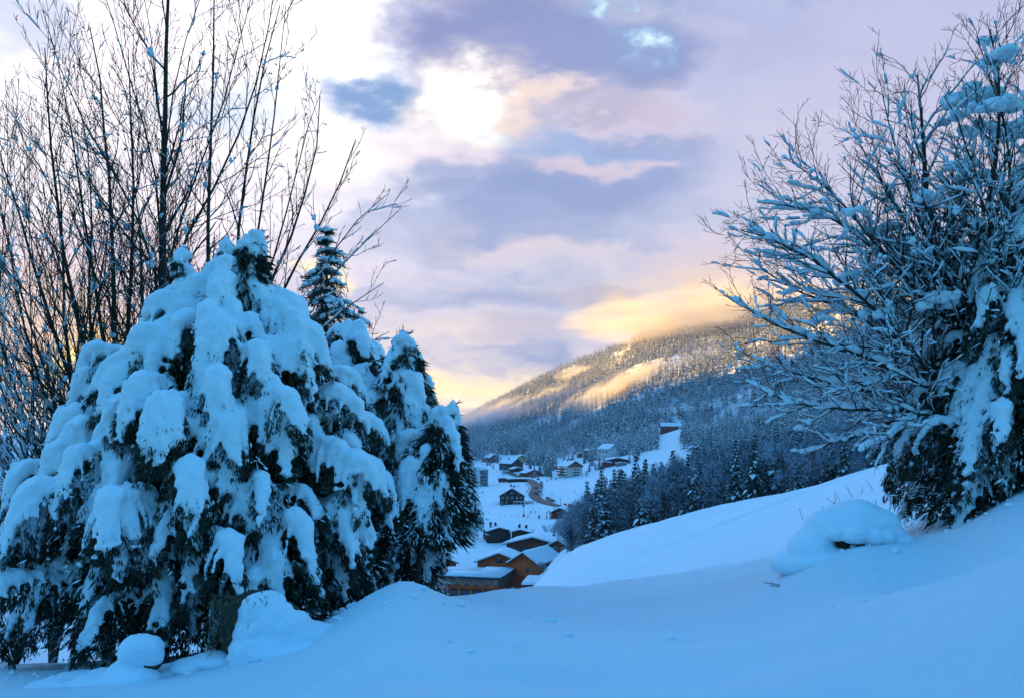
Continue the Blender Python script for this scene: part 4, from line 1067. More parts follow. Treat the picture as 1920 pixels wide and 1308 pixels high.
def house(px, py, wpx, hpx, rpx, d, yaw, label, wall='wood_brown', roof='roofdark', cat='house', name='chalet', wins=(), over=.7, snow=.5, ymin=380, chim=(), side=(), found=3.0, Y=None, group=None, base_mat=None, depth_first=True):
    """gabled house, gable towards the viewer before turning by yaw; sizes in photo pixels at its own distance"""
    if Y is None: h0 = hit(px, py, ymin)
    else: h0 = P(px, py, Y)
    m = h0[1] / F; w, h, rise = wpx * m, hpx * m, rpx * m
    c = h0 + np.array((0, d / 2 * math.cos(yaw), 0)); c[0] += -d / 2 * math.sin(yaw)
    root = empty(name, c, label, cat, group, rz=yaw)
    y0, y1 = -d / 2, d / 2
    mb = MB(); mb.prism([(-w / 2, -found), (w / 2, -found), (w / 2, h), (0, h + rise), (-w / 2, h)], y0, y1); mb.build('wall', M[wall], root)
    ov = over; sl = rise / (w / 2); ex = w / 2 + ov; ez = h - sl * ov; tr_ = .22
    rf = MB()
    for s in (-1, 1): rf.hexa([(0, y0 - ov, h + rise + .01), (s * ex, y0 - ov, ez + .01), (s * ex, y1 + ov, ez + .01), (0, y1 + ov, h + rise + .01),
                               (0, y0 - ov, h + rise + tr_), (s * ex, y0 - ov, ez + tr_), (s * ex, y1 + ov, ez + tr_), (0, y1 + ov, h + rise + tr_)])
    ro = rf.build('roof', M[roof], root)
    sn = MB(); b = tr_ + .01; n_ = 9; gg = np.random.default_rng(int(px))
    xs = np.linspace(-ex - .12, ex + .12, 13); ys = np.linspace(y0 - ov - .1, y1 + ov + .1, n_)
    top = np.array([[(x, y, h + rise - sl * abs(x) + b + snow * (1.0 if 0 < i < 12 and 0 < j < n_ - 1 else .6) + gg.normal(0, .035) - (.12 * math.exp(-(x / .6) ** 2))) for j, y in enumerate(ys)] for i, x in enumerate(xs)]).reshape(-1, 3)
    bot = np.array([[(x * .995, y * .995, h + rise - sl * abs(x) + b) for y in ys] for x in xs]).reshape(-1, 3)
    I = np.arange(13 * n_).reshape(13, n_); q = np.stack([I[:-1, :-1], I[1:, :-1], I[1:, 1:], I[:-1, 1:]], -1).reshape(-1, 4)
    N_ = 13 * n_; ring = list(I[:, 0]) + list(I[-1, 1:]) + list(I[-2::-1, -1]) + list(I[0, -2:0:-1])
    edge = [(ring[k], ring[(k + 1) % len(ring)], ring[(k + 1) % len(ring)] + N_, ring[k] + N_) for k in range(len(ring))]
    sn.add(np.concatenate([top, bot]), None, np.concatenate([q, np.array(edge), q[:, ::-1] + N_])); sn.build('snow_cover', M['snow_far'], ro, smooth=False)
    for (fx, fz, ww, wh, *rest) in wins:
        window(root, fx * w / 2, y0, fz * h, ww, wh, 'f', *(rest if rest else ()))
    for (s, fy, fz, ww, wh, *rest) in side:
        window(root, (w / 2) * (1 if s == 'r' else -1), fy * d / 2, fz * h, ww, wh, s, *(rest if rest else ()))
    for (fx, fy, ch) in chim:
        x, y = fx * w / 2, fy * d / 2; zb = h + rise - sl * abs(x) - .2
        cb = MB(); cb.box((x, y, zb + ch / 2), (.8, .8, ch)); co = cb.build('chimney', M['rock'], root)
        kb = MB(); kb.prism([(x - .65, zb + ch + .02), (x + .65, zb + ch + .02), (x, zb + ch + .55)], y - .6, y + .6); kb.build('chimney_cap', M['roofdark'], co)
    return root, w, h, rise, d
def balcony(root, x, y, z, w, dpt, mat_='wood_brown', rail=1.0, face='f'):
    mb = MB()
    if face == 'f':
        mb.box((x, y - dpt / 2, z), (w, dpt, .18)); mb.box((x, y - dpt + .05, z + .09 + rail / 2), (w, .1, rail))
    else:
        s = 1 if face == 'r' else -1
        mb.box((x + s * dpt / 2, y, z), (dpt, w, .18)); mb.box((x + s * (dpt - .05), y, z + .09 + rail / 2), (.1, w, rail))
    return mb.build('balcony', M[mat_], root)

# dark chalet in the snowfield
r, w, h, ri, d = house(960, 945, 46, 16, 14, 13, 0, 'dark weathered chalet standing alone on the snowfield, gable facing the viewer', wall='wood_dark', chim=((-.08, .2, 1.8), (.15, .1, 1.5)),
    wins=[(fx, .78, .95, 1.1, 'white') for fx in (-.76, -.40, .0, .40, .76)] + [(0, 1.35, 1.0, .8, 'white'), (-.55, 1.22, .5, .5, 'white'), (.55, 1.22, .5, .5, 'white'), (0, 1.68, .7, .5, 'barn')] + [(-.8, .25, .8, .9), (-.45, .25, .8, .9)])
mb = MB(); mb.box((w * .28, -d / 2 - .6, h * .36), (w * .44, 1.2, .3)); 
for k in range(4): mb.box((w * (.08 + .133 * k), -d / 2 - 1.1, h * .16), (.25, .2, h * .32))
mb.build('porch', M['white'], r)
mb = MB(); mb.box((w * .72, 0, h * .22), (w * .35, 4, .25)); mb.box((w * .66, -1, 0), (.2, .2, h * .5)); mb.box((w * .85, -1, 0), (.2, .2, h * .5)); mb.build('side_deck', M['greyplaster'], r)
# apartment block half hidden by the spruce bough
h0 = hit(893, 912, 380); m = h0[1] / F
ro_ = empty('apartment_block', h0 + (0, 6, 0), 'tall flat roofed apartment block with a pale stair tower, behind the lowest spruce bough', 'apartment block')
W_, H_ = 44 * m, 34 * m
mb = MB(); mb.box((-W_ * .25, 0, H_ / 2 - 1.5), (W_ * .5, 11, H_ + 3)); mb.build('wall', M['greyplaster'], ro_)
mb = MB(); mb.box((W_ * .30, 0, H_ * .45 - 1.5), (W_ * .38, 10.4, H_ * .9 + 3)); mb.build('wall', M['greyplaster'], ro_)
mb = MB(); mb.box((W_ * .08, -1.2, H_ * .5 - 1.5), (W_ * .17, 11.5, H_ * 1.02 + 3)); mb.build('stair_tower', M['plaster'], ro_)
mb = MB(); mb.box((-W_ * .25, 0, H_ + .25), (W_ * .52, 11.6, .5)); mb.build('snow_cover', M['snow_far'], ro_)
mb = MB(); mb.prism([(-W_ * .02, H_ * 1.03), (W_ * .50, H_ * .93), (W_ * .50, H_ * .99), (W_ * .1, H_ * 1.17), (-W_ * .02, H_ * 1.12)], -6.6, 6); mb.build('snow_cover', M['snow_far'], ro_)
for k in range(5):
    z = H_ * (.1 + .185 * k)
    mb = MB(); mb.box((-W_ * .26, -6.0, z), (W_ * .46, 1.0, .2)); mb.box((-W_ * .26, -6.45, z + .45), (W_ * .46, .08, .55)); mb.build('balcony', M['white'] if k % 2 else M['metal'], ro_)
    for j in range(3): window(ro_, -W_ * (.42 - .15 * j), -5.5, z + 1.15, 1.5, 1.4, 'f', 'wood_dark')
    if k < 4:
        for j in range(2): window(ro_, W_ * (.24 + .13 * j), -5.2, z + .9, 1.3, 1.0, 'f', 'wood_dark')
# houses at the head of the road
house(970, 880, 27, 12, 9, 17, R(38), 'large dark gabled lodge under deep roof snow at the upper bend of the road', wall='wood_dark', chim=((-.4, 0, 1.8),), wins=[(-.4, .7, 1.4, 1.2, 'barn'), (.3, .7, 1.4, 1.2, 'barn')], snow=.7)
house(979, 866, 20, 8, 5, 12, R(10), 'yellow rendered house peeping over the roof of the dark lodge', wall='yellow', wins=[(-.4, .6, 1.2, 1.4), (.4, .6, 1.2, 1.4), (0, 1.15, 1, .8)])
house(926, 866, 15, 9, 6, 12, R(30), 'red brown chalet with a steep white roof at the forest edge, nearest the spruce boughs', wall='barn', snow=.8, wins=[(0, .7, 1.6, 1.4, 'white')])
house(971, 884, 21, 5, 3, 9, R(20), 'low shed with a flat white roof in front of the dark lodge', wall='wood_dark', cat='shed', name='shed', snow=.6)
house(1001, 893, 34, 7, 6, 11, R(28), 'long brown chalet beside the road where it leaves the trees', wall='wood_brown', wins=[(-.5, .5, 1.2, 1.1), (0, .5, 1.2, 1.1), (.5, .5, 1.2, 1.1)])
house(1012, 892, 12, 4, 2, 6, R(-10), 'tiny garage with a snowy roof at the end of the long brown chalet', wall='wood_brown', cat='garage', name='garage')
house(944, 903, 20, 6, 1, 8, R(-12), 'low pink walled annex with snow on top, below the lodge', wall='barn', cat='annex', name='annex', snow=.6)
house(971, 903, 36, 5, .6, 6, R(8), 'long dark retaining terrace with a thick snow top, below the lodge', wall='wood_dark', cat='terrace', name='terrace', snow=.7)
# white apartment house with lit balconies
r, w, h, ri, d = house(1078, 893, 33, 20, 9, 15, R(27), 'white four storey guest house with a dark gable and lamps on its side balconies', wall='plaster', name='guest_house', wins=[(-.5, .8, 1.2, 1.0)] + [(.15, f, 6.2, .9, 'wood_brown') for f in (.18, .42, .66)] + [(-.55, .55, 1.2, .9), (-.55, .3, 1.2, .9)], chim=((0, -.1, 1.6), (-.2, .2, 1.6)), over=1.0)
mb = MB(); mb.prism([(-w / 2, h * .93), (w / 2, h * .93), (w / 2 + .02, h), (0, h + ri - .02), (-w / 2 - .02, h)], -d / 2 - .08, -d / 2 - .02); mb.build('gable_boards', M['wood_brown'], r)
mb = MB(); mb.box((0, -d / 2 - .12, h * .88), (w * .98, .2, .6)); mb.build('balcony_rail', M['woodl'], r)
for k in range(3):
    z = h * (.12 + .27 * k); b = balcony(r, -w / 2, 0, z, d * .9, 1.2, 'wood_dark', .8, 'l')
    for j in (-.3, .35):
        q = MB(); q.box((-w / 2 - .25, d * j, z + 1.6), (.3, .5, .5)); q.build('lamp', M['lamp'], b)
# hotel group on the slope
house(1115, 858, 26, 14, 3, 12, R(20), 'brown boarded chalet with three stacked balconies, leftmost of the hotel group on the slope', wall='wood_brown', name='hotel_wing', ymin=480, snow=.6,
      wins=[(-.5, .75, 2.5, 1), (.3, .75, 2.5, 1), (-.5, .3, 2.5, 1), (.3, .3, 2.5, 1)], group=None)
house(1152, 858, 27, 17, 8, 16, R(34), 'white gabled hotel building standing highest on the slope', wall='plaster', name='hotel', ymin=480, wins=[(-.4, .85, 1, 1.1), (.4, .85, 1, 1.1), (-.4, .5, 1, 1.1), (.4, .5, 1, 1.1)], snow=.7,
      side=[('l', f, .7, 2.5, 1.6, 'barn') for f in (-.6, 0, .6)])
house(1158, 871, 42, 9, 4, 12, R(12), 'dark broad annex below the white gabled hotel', wall='wood_dark', name='annex', cat='annex', ymin=470, wins=[(.3, .6, 1.2, 1), (.6, .6, 1.2, 1)], snow=.5)
house(1136, 876, 17, 9, 2, 7, R(-20), 'red brown lower wing with a stepped roof under the dark annex', wall='barn', name='annex', cat='annex', ymin=460)
house(1166, 873, 18, 5, 1, 6, R(5), 'grey concrete base with a flat slab at the foot of the hotel group', wall='greyplaster', name='garage', cat='garage', ymin=460, snow=.3)
house(1088, 857, 9, 7, 1.5, 6, R(10), 'small dark hut above the white guest house, half hidden by firs', wall='barn', name='hut', cat='hut', ymin=480)
# barn high in the forest (ridge runs across the view)
hb = hit(1256, 809, 500); m = hb[1] / F
r, w, h, ri, d = house(1256, 809, 12 * 1.0, 11, 5, 33 * m, R(90), 'lonely red brown barn with a long white roof high in the forest clearing', wall='barn', name='barn', cat='barn', ymin=500, snow=.8)
r.location = hb + (0, 3, 0)
# ski hut with red banners
r, w, h, ri, d = house(1050, 972, 34, 12, 8, 9, R(-14), 'brown ski hut with deep roof snow and a red corner panel beside the skiers', wall='wood_brown', name='ski_hut', cat='hut', ymin=300, wins=[(0, .5, 3, 1.2, 'wood_dark'), (.6, .5, 1.5, 1.2, 'wood_dark')], over=.9, snow=.7)
mb = MB(); mb.box((-w / 2 + .7, -d / 2 - .15, h * .45), (1.4, .12, h * .8)); mb.build('red_panel', M['red'], r)
for k, fx in enumerate((-.72, -.42)):
    mb = MB(); mb.prism([(-.7, h + .6), (.7, h + .6), (0, h + 2.1)], -.6, .6); o = mb.build('dormer', M['wood_dark'], r); o.location = (fx * w / 2, -d / 2 + 1.4 + 3 * k, .3 * k)
hb = hit(1062, 958, 330)
for px, py, hh, l_ in ((1057, 955, 12, 'red banner on a pole behind the ski hut roof, farther from the wood'), (1065, 957, 13, 'red banner on a pole behind the ski hut, next to the wood')):
    b = hit(px, py, 345); m = b[1] / F; H_ = hh * m
    rt = empty('banner', b, l_, 'banner', 'red banners behind the ski hut')
    mb = MB(); mb.cyl((0, 0, -.5), (0, 0, H_ + .3), .07, 6); mb.build('pole', M['metal'], rt)
    V = [(.06 + .95 * k / 6 * 1.0, .10 * math.sin(k * 1.4), z) for z in (H_ * .25, H_) for k in range(7)]
    V = [(x * 1.4, y, z) for x, y, z in V]; mesh_obj('cloth', V + [(x, y + .03, z) for x, y, z in V], None, [(k, k + 1, k + 8, k + 7) for k in range(6)] + [(k + 15, k + 14, k + 21, k + 22) for k in range(6)], [M['red']], parent=rt)
# slim marker tower with red foot
b = hit(982, 968, 320); m = b[1] / F
rt = empty('marker_tower', b, 'slim white tapering tower with a dark tip and red padded foot on the piste', 'tower')
mb = MB(); mb.tube([(0, 0, 5 * m), (0, 0, 19 * m)], [1.9 * m, 1.1 * m], 8); mb.build('shaft', M['white'], rt, smooth=True)
mb = MB(); mb.tube([(0, 0, -.5), (0, 0, 5 * m)], [2.2 * m, 2.1 * m], 8); mb.build('padding', M['red'], rt, smooth=True)
mb = MB(); mb.tube([(0, 0, 19 * m), (0, 0, 20.5 * m), (0, 0, 24 * m)], [1.9 * m, 1.5 * m, .1], 6); mb.build('tip', M['roofdark'], rt)

# timber buildings below
r, w, h, ri, d = house(1000, 1056, 104, 36, 13, 15, R(-14), 'large brown two storey building with a broad low white roof, behind the orange gabled houses', wall='wood_brown', name='timber_building', cat='building', Y=352, over=1.3, snow=.8,
    wins=[(fx, .72, 2.2, 1.6, 'wood_dark') for fx in (-.55, -.3, -.05, .2, .45)] + [(fx, .3, 2.2, 1.6, 'wood_dark') for fx in (-.3, -.05, .2, .45)], chim=((.55, .3, 1.4),), side=[('r', f, .6, 1.2, 1.6) for f in (-.6, 0, .6)])
house(1048, 1034, 44, 11, 10, 12, R(-38), 'smaller brown house with a steep snow roof, tucked against the wood edge', wall='wood_brown', name='timber_house', Y=330, chim=((-.3, -.2, 1.8),), snow=.7, wins=[(-.4, .5, 1.2, 1.2), (.4, .5, 1.2, 1.2)])
house(936, 1004, 44, 9, 6, 10, R(12), 'dark low chalet with a row of capped chimneys, behind the broad white roof', wall='wood_dark', name='chalet', Y=392, chim=((-.6, -.3, 2.6), (-.15, -.2, 1.8)), snow=.5)
house(976, 1003, 34, 6, 4, 9, R(-10), 'low dark chalet with two capped chimneys, next to the dark bush', wall='wood_dark', name='chalet', Y=390, chim=((-.3, -.2, 2.0), (.45, -.1, 1.8)), snow=.5)
house(936, 1076, 84, 23, 16, 13, R(-10), 'orange timber house whose gable rises just behind the truss fronted hall', wall='wood', name='timber_house', Y=322, snow=.7, over=.9,
    wins=[(0, 1.12, 2.6, 1.4, 'wood_brown'), (-.55, .6, 1.4, 1.4, 'wood_brown')], side=[('r', 0, .5, 2, 1.5, 'wood_brown')])
house(982, 1083, 54, 30, 17, 17, R(-27), 'orange timber house with the longest sloping snow roof, beside the post fence', wall='wood', name='timber_house', Y=313, snow=.75, over=1.0,
    wins=[(.3, .55, 1.5, 1.3, 'wood_brown')], side=[('r', -.5, .5, 1.5, 1.3, 'wood_brown'), ('r', .4, .5, 1.5, 1.3, 'wood_brown')])
house(836, 1082, 40, 26, 9, 12, R(20), 'orange timber house mostly hidden by the hanging spruce boughs', wall='wood', name='timber_house', Y=325, snow=.7)
# hall with V-shaped trusses
Yh = 300.0; base = P(872, 1122, Yh); m = Yh / F; W_, D_ = 25.5, 18.0
hall = empty('timber_hall', base + (0, D_ / 2, 0), 'flat roofed timber hall with a band of V shaped trusses above blue windows', 'hall', rz=R(-15))
yf = -D_ / 2; z1, z2, z3 = 3.2, 3.9, 6.3
mb = MB(); mb.box((0, .9, z1 / 2 - 1), (W_ - 2.8, D_ - 3.4, z1 + 2)); mb.build('lower_wall', M['wood'], hall)
mb = MB(); mb.box((0, .5, (z2 + z3) / 2), (W_ - 1.6, D_ - 2.0, z3 - z2)); mb.build('upper_wall', M['greyplaster'], hall)
mb = MB(); mb.box((0, .2, (z1 + z2) / 2), (W_ - 1.0, D_ - 1.6, z2 - z1)); mb.build('floor_beam', M['wood'], hall)
rf = MB(); rf.box((0, 0, z3 + .22), (W_ + .8, D_ + .8, .44)); rf_o = rf.build('roof', M['roofdark'], hall)
mb = MB(); 
for sgn in (1,):
    mb.box((-.0, -D_ * .28, z3 + .82), (W_ + 1.0, D_ * .46, .74)); mb.box((W_ * .33, D_ * .25, z3 + .80), (W_ * .36, D_ * .56, .70)); mb.box((-W_ * .18, D_ * .25, z3 + .62), (W_ * .64, D_ * .55, .34))
mb.build('snow_cover', M['snow_far'], rf_o)
nV = 8; pw = (W_ - 1.0) / nV
def strut(a, b, r_=.2): mb = MB(); mb.tube([a, b], [r_, r_], 4); return mb.build('truss_strut', M['woodl'], hall)
for k in range(nV):
    x0 = -W_ / 2 + .5 + k * pw; yy = yf + .15
    strut((x0, yy, z3 - .05), (x0 + pw / 2, yy, z2 + .05)); strut((x0 + pw / 2, yy, z2 + .05), (x0 + pw, yy, z3 - .05))
mb = MB(); mb.box((0, yf + .35, z2 + .9), (W_ - .8, .16, .12)); mb.build('handrail', M['metal'], hall)
for k in range(7):
    x0 = -W_ / 2 + 1.6 + k * (W_ - 3.2) / 6.0
    mb = MB(); mb.box((x0, yf + 1.4, z1 / 2 - .3), (.35, .35, z1 + .6)); mb.build('post', M['woodl'], hall)
    if k < 6: window(hall, x0 + (W_ - 3.2) / 12, yf + 2.6 - .0, 1.5, 3.3, 2.0, 'f', 'wood_brown', 'pane_blue')
for k in range(10):
    y_ = yf + .9 + k * 1.75; mb = MB(); mb.tube([(W_ / 2 - .9, y_, -1), (W_ / 2 + .25, y_, z3)], [.14, .14], 4); mb.build('side_post', M['wood_brown'], hall)
mb = MB()
for k in range(5): mb.box((W_ / 2 - .75 + .16 * k, 1, .4 + 1.15 * k), (.1, D_ - 2, .28))
mb.build('side_cladding', M['wood_brown'], hall)
# low shed beside the hall and stepped post fence
house(1000, 1104, 37, 7, .8, 12, R(-8), 'low shed with a thick flat snow roof between the hall and the post fence', wall='barn', name='shed', cat='shed', Y=262, snow=.9, over=.4)
fp = [(1016, 1101), (1020, 1099), (1024, 1097), (1028, 1094.5), (1032, 1092), (1036, 1089), (1040, 1086.5), (1044, 1083.5), (1048, 1080.5), (1051.5, 1077)]
fr = hit(1034, 1092, 150); fence = empty('post_fence', fr, 'dark post and rail fence with tall thin posts stepping up the slope by the shed', 'fence')
bp_ = []
for px, py in fp: b = P(px, py, 238 + (px - 1016) * .55); bp_.append(b)
for i, b in enumerate(bp_):
    m = b[1] / F; H_ = (17 + 5 * (i / 9)) * m
    mb = MB(); mb.box(b + (0, 0, H_ / 2 - 1.5), (.22, .22, H_ + 3)); mb.build('post', M['wood_dark'], fence, fr)
    mb = MB(); mb.box(b + (0, 0, H_ + .06), (.34, .34, .14)); mb.build('snow_cap', M['snow_far'], fence, fr)
    if i:
        a = bp_[i - 1]
        mb = MB()
        for f in (.12, .3, .45): 
            mb.tube([a + (0, 0, H_ * f), b + (0, 0, H_ * f)], [.09, .09], 4)
        for q in range(1, 4): p = a + (b - a) * q / 4; mb.box(p + (0, 0, H_ * .27), (.08, .08, H_ * .54))
        mb.build('rail_panel', M['wood_dark'], fence, fr)

# road with its guard rail
rp = [(948, 884), (960, 888), (972, 893), (985, 897), (996, 901.5), (1003, 907), (1006, 913), (1004, 919), (1001, 925), (1002, 930), (1008, 936), (1018, 941), (1030, 944.5), (1042, 947.5), (1056, 949)]
pw_ = np.array([hit(a, b, 345) for a, b in rp])
def densify(Pn, n):
    d = np.concatenate([[0], np.cumsum(np.linalg.norm(np.diff(Pn, axis=0), axis=1))]); t = np.linspace(0, d[-1], n)
    Q = np.stack([np.interp(t, d, Pn[:, i]) for i in range(3)], 1)
    for _ in range(6): Q[1:-1] = .5 * Q[1:-1] + .25 * (Q[:-2] + Q[2:])
    return Q
Q = densify(pw_, 120); tg = np.gradient(Q[:, :2], axis=0); tg /= np.linalg.norm(tg, axis=1)[:, None]; nr = np.stack([-tg[:, 1], tg[:, 0]], 1)
def ribbon(name, off, wd, dz, m_):
    V = []
    for s in (-1, -.33, .33, 1):
        xy = Q[:, :2] + nr * (off + s * wd / 2); V.append(np.stack([xy[:, 0], xy[:, 1], zat(xy[:, 0], xy[:, 1]) + dz], 1))
    V = np.stack(V, 1).reshape(-1, 3); I = np.arange(len(V)).reshape(-1, 4)
    q = np.concatenate([np.stack([I[:-1, k], I[:-1, k + 1], I[1:, k + 1], I[1:, k]], -1) for k in range(3)])
    o = mesh_obj(name, V, None, q, [m_], smooth=True); return o
tag(ribbon('road', 0, 6.2, .30, M['road']), kind='structure')
gr_ = empty('guard_rail', Q[60], 'thin dark guard rail following the outer curve of the road', 'guard rail')
xy = Q[30:95, :2] + nr[30:95] * (4.4 if nr[50, 0] < 0 else -4.4); zz = zat(xy[:, 0], xy[:, 1])
mb = MB(); mb.tube(np.stack([xy[:, 0], xy[:, 1], zz + .85], 1), np.full(len(xy), .16), 4); mb.build('rail', M['metal'], gr_, Q[60])
for k in range(0, len(xy), 4): mb = MB(); mb.box((xy[k, 0], xy[k, 1], zz[k] + .3), (.14, .14, 1.1)); mb.build('post', M['metal'], gr_, Q[60])

# cars
CARM = [M['rubber'], mat('car_paint_dark', (.03, .035, .045), .3, spec=.6), mat('car_paint_white', (.6, .62, .65), .35), mat('car_paint_red', (.25, .03, .03), .35), mat('car_paint_grey', (.16, .17, .19), .35)]
def car_parts():
    P2 = [(-2.1, .35), (2.1, .35), (2.15, .75), (1.95, .95), (1.1, 1.05), (.55, 1.5), (-1.3, 1.52), (-2.0, 1.05), (-2.15, .8)]
    body = MB(); n = len(P2)
    def ringf(y, k): return [(x * k, y, .35 + (z - .35) * (1 if k == 1 else .985)) for x, z in P2]
    rings = [ringf(-.88, .95), ringf(-.78, 1.0), ringf(.78, 1.0), ringf(.88, .95)]
    V = [p for r_ in rings for p in r_]
    F4 = [(a * n + i, a * n + (i + 1) % n, (a + 1) * n + (i + 1) % n, (a + 1) * n + i) for a in range(3) for i in range(n)]
    F3 = [(0, i + 1, i) for i in range(1, n - 1)] + [(3 * n, 3 * n + i, 3 * n + i + 1) for i in range(1, n - 1)]
    body.add(V, F3, F4)
    gl = MB(); gl.prism([(1.02, 1.08), (.52, 1.44), (-1.25, 1.46), (-1.85, 1.08)], -.90, .90); gl.prism([(1.08, 1.10), (.6, 1.45), (.55, 1.5), (1.12, 1.14)], -.7, .7)
    wh = MB(); wh.tube([(0, -.12, 0), (0, .12, 0)], [.34, .34], 12)
    li = MB(); li.box((2.1, 0, .72), (.12, .35, .18))
    sn = MB(); sn.box((-.35, 0, 1.58), (1.6, 1.45, .12))
    out = []
    for k, (mb_, m_) in enumerate(((body, CARM[1]), (gl, M['glass']), (wh, M['rubber']), (li, M['white']), (sn, M['snow_far']))):
        o = mb_.build('x', m_); out.append(o.data); bpy.data.objects.remove(o)
    return out
cb_, cg_, cw_, cl_, cs_ = car_parts(); bodies = []
for m_ in (CARM[1], CARM[2], CARM[3], CARM[4]):
    b = cb_.copy(); b.materials.clear(); b.materials.append(m_); bodies.append(b)
cols_ = ['dark', 'white', 'red', 'grey']
def car(px, py, off, ci, label, group, along=0, flip=False, snowy=False, rot=0):
    h_ = hit(px, py, 345); k = int(np.argmin(np.linalg.norm(Q[:, :2] - h_[:2], axis=1))); t = tg[k]
    x, y = h_[0], h_[1]; z = float(zat(x, y)) + .3
    r_ = empty('parked_car' if off else 'car', (x, y, z), label, 'car', group, rz=math.atan2(t[1], t[0]) + (math.pi if flip else 0) + rot)
    def part(me, nm, loc=(0, 0, 0)):
        o = bpy.data.objects.new(nm, me); C.objects.link(o); o.parent = r_; o.location = loc; return o
    part(bodies[ci], 'body'); part(cg_, 'windows')
    for sx in (-1.3, 1.3):
        for sy in (-.8, .8): part(cw_, 'wheel', (sx, sy, .34))
    for sy in (-.6, .6): part(cl_, 'headlight', (0, sy, 0))
    if snowy: part(cs_, 'snow_cover')
for i, (px, py, ci, sn_, lb) in enumerate([
    (1015, 907, 0, 1, 'dark car topmost in the parked line beside the road bend'), (1015.5, 911, 3, 1, 'grey snow topped car second from the top of the parked line'),
    (1015.5, 915, 0, 0, 'dark car in the middle of the parked line beside the bend'), (1014.5, 919.5, 1, 1, 'white car in the parked line beside the bend'),
    (1013, 924, 0, 1, 'dark car below the white one in the parked line'), (1014, 929, 1, 1, 'pale car at the bottom of the parked line beside the bend'),
    (1027, 937, 0, 0, 'black car parked where the road straightens towards the ski hut'), (1036, 941.5, 0, 1, 'dark car with snow on its roof closest to the ski hut'),
    (1031, 939, 2, 0, 'reddish car between the two dark ones near the ski hut')]):
    car(px, py, 1, ci, lb, 'cars parked along the road', snowy=bool(sn_))
car(1005.5, 916, 0, 0, 'dark car driving round the middle of the road bend', 'cars on the road'); car(1004.5, 926.5, 0, 0, 'dark car driving up the road below the bend', 'cars on the road', flip=True)
car(998, 897, 0, 3, 'grey car parked above the bend near the long brown chalet', 'cars parked along the road'); car(1009, 900.5, 0, 0, 'dark car parked above the bend, farther from the lodge', 'cars parked along the road')

# people
def figure(seed, coat, legs, pose):
    g_ = np.random.default_rng(seed)
    me = bpy.data.meshes.new('person'); s = 1 if pose % 2 else -1
    st_ = .12 + .08 * (pose % 3)
    V = [(0, 0, .92), (0, 0, 1.15), (0, 0, 1.42), (0, 0, 1.52), (0, 0, 1.66), (.11, .02, .86), (.13, st_, .48), (.14, st_ * .6, .06), (.14, st_ * .6 - .14, .03),
         (-.11, .02, .86), (-.13, -st_, .48), (-.14, -st_ * 1.2, .06), (-.14, -st_ * 1.2 - .14, .03), (.2, 0, 1.38), (.29, -.06, 1.12), (.27, -.24, .95 + .1 * (pose % 2)), (-.2, 0, 1.38), (-.3, -.02, 1.12), (-.26, -.2, .98)]
    Eg = [(0, 1), (1, 2), (2, 3), (3, 4), (0, 5), (5, 6), (6, 7), (7, 8), (0, 9), (9, 10), (10, 11), (11, 12), (2, 13), (13, 14), (14, 15), (2, 16), (16, 17), (17, 18)]
    rad = [.15, .15, .15, .07, .11, .11, .085, .06, .05, .11, .085, .06, .05, .08, .065, .05, .08, .065, .05]
    me.from_pydata(V, Eg, []); me.update()
    o = bpy.data.objects.new('person', me); C.objects.link(o)
    sk = o.modifiers.new('sk', 'SKIN'); 
    for v, r_ in zip(me.skin_vertices[0].data, rad): v.radius = (r_, r_)
    me.skin_vertices[0].data[0].use_root = True
    o.modifiers.new('ss', 'SUBSURF').levels = 1
    dg = bpy.context.evaluated_depsgraph_get(); dg.update(); m2 = bpy.data.meshes.new_from_object(o.evaluated_get(dg), depsgraph=dg); bpy.data.objects.remove(o)
    m2.materials.clear()
    for mm in (coat, legs, M['skin']): m2.materials.append(mm)
    for p in m2.polygons:
        p.material_index = 1 if p.center.z < .88 else (2 if p.center.z > 1.55 and p.center.y < -.02 else 0); p.use_smooth = True
    return m2
PM = {'black': mat('black_jacket', (.02, .02, .025), .8), 'red': mat('red_jacket', (.4, .03, .04), .7), 'blue': mat('navy_jacket', (.03, .05, .12), .8)}
figs = {(c, p): figure(p, PM[c], PM['black' if c != 'black' else 'blue'], p) for c in PM for p in (0, 1, 2)}
hm = MB(); hm.add(*[a for a in (ICO1[0] * (.13, .14, .13) + (0, 0.01, 1.72), ICO1[1])]); o = hm.build('helmet', M['rubber'], smooth=True); hat_me = o.data; bpy.data.objects.remove(o)
ski = MB()
for s in (-.14, .14): ski.box((s, -.1, .02), (.09, 1.7, .03))
o = ski.build('skis', M['metal']); ski_me = o.data; bpy.data.objects.remove(o)
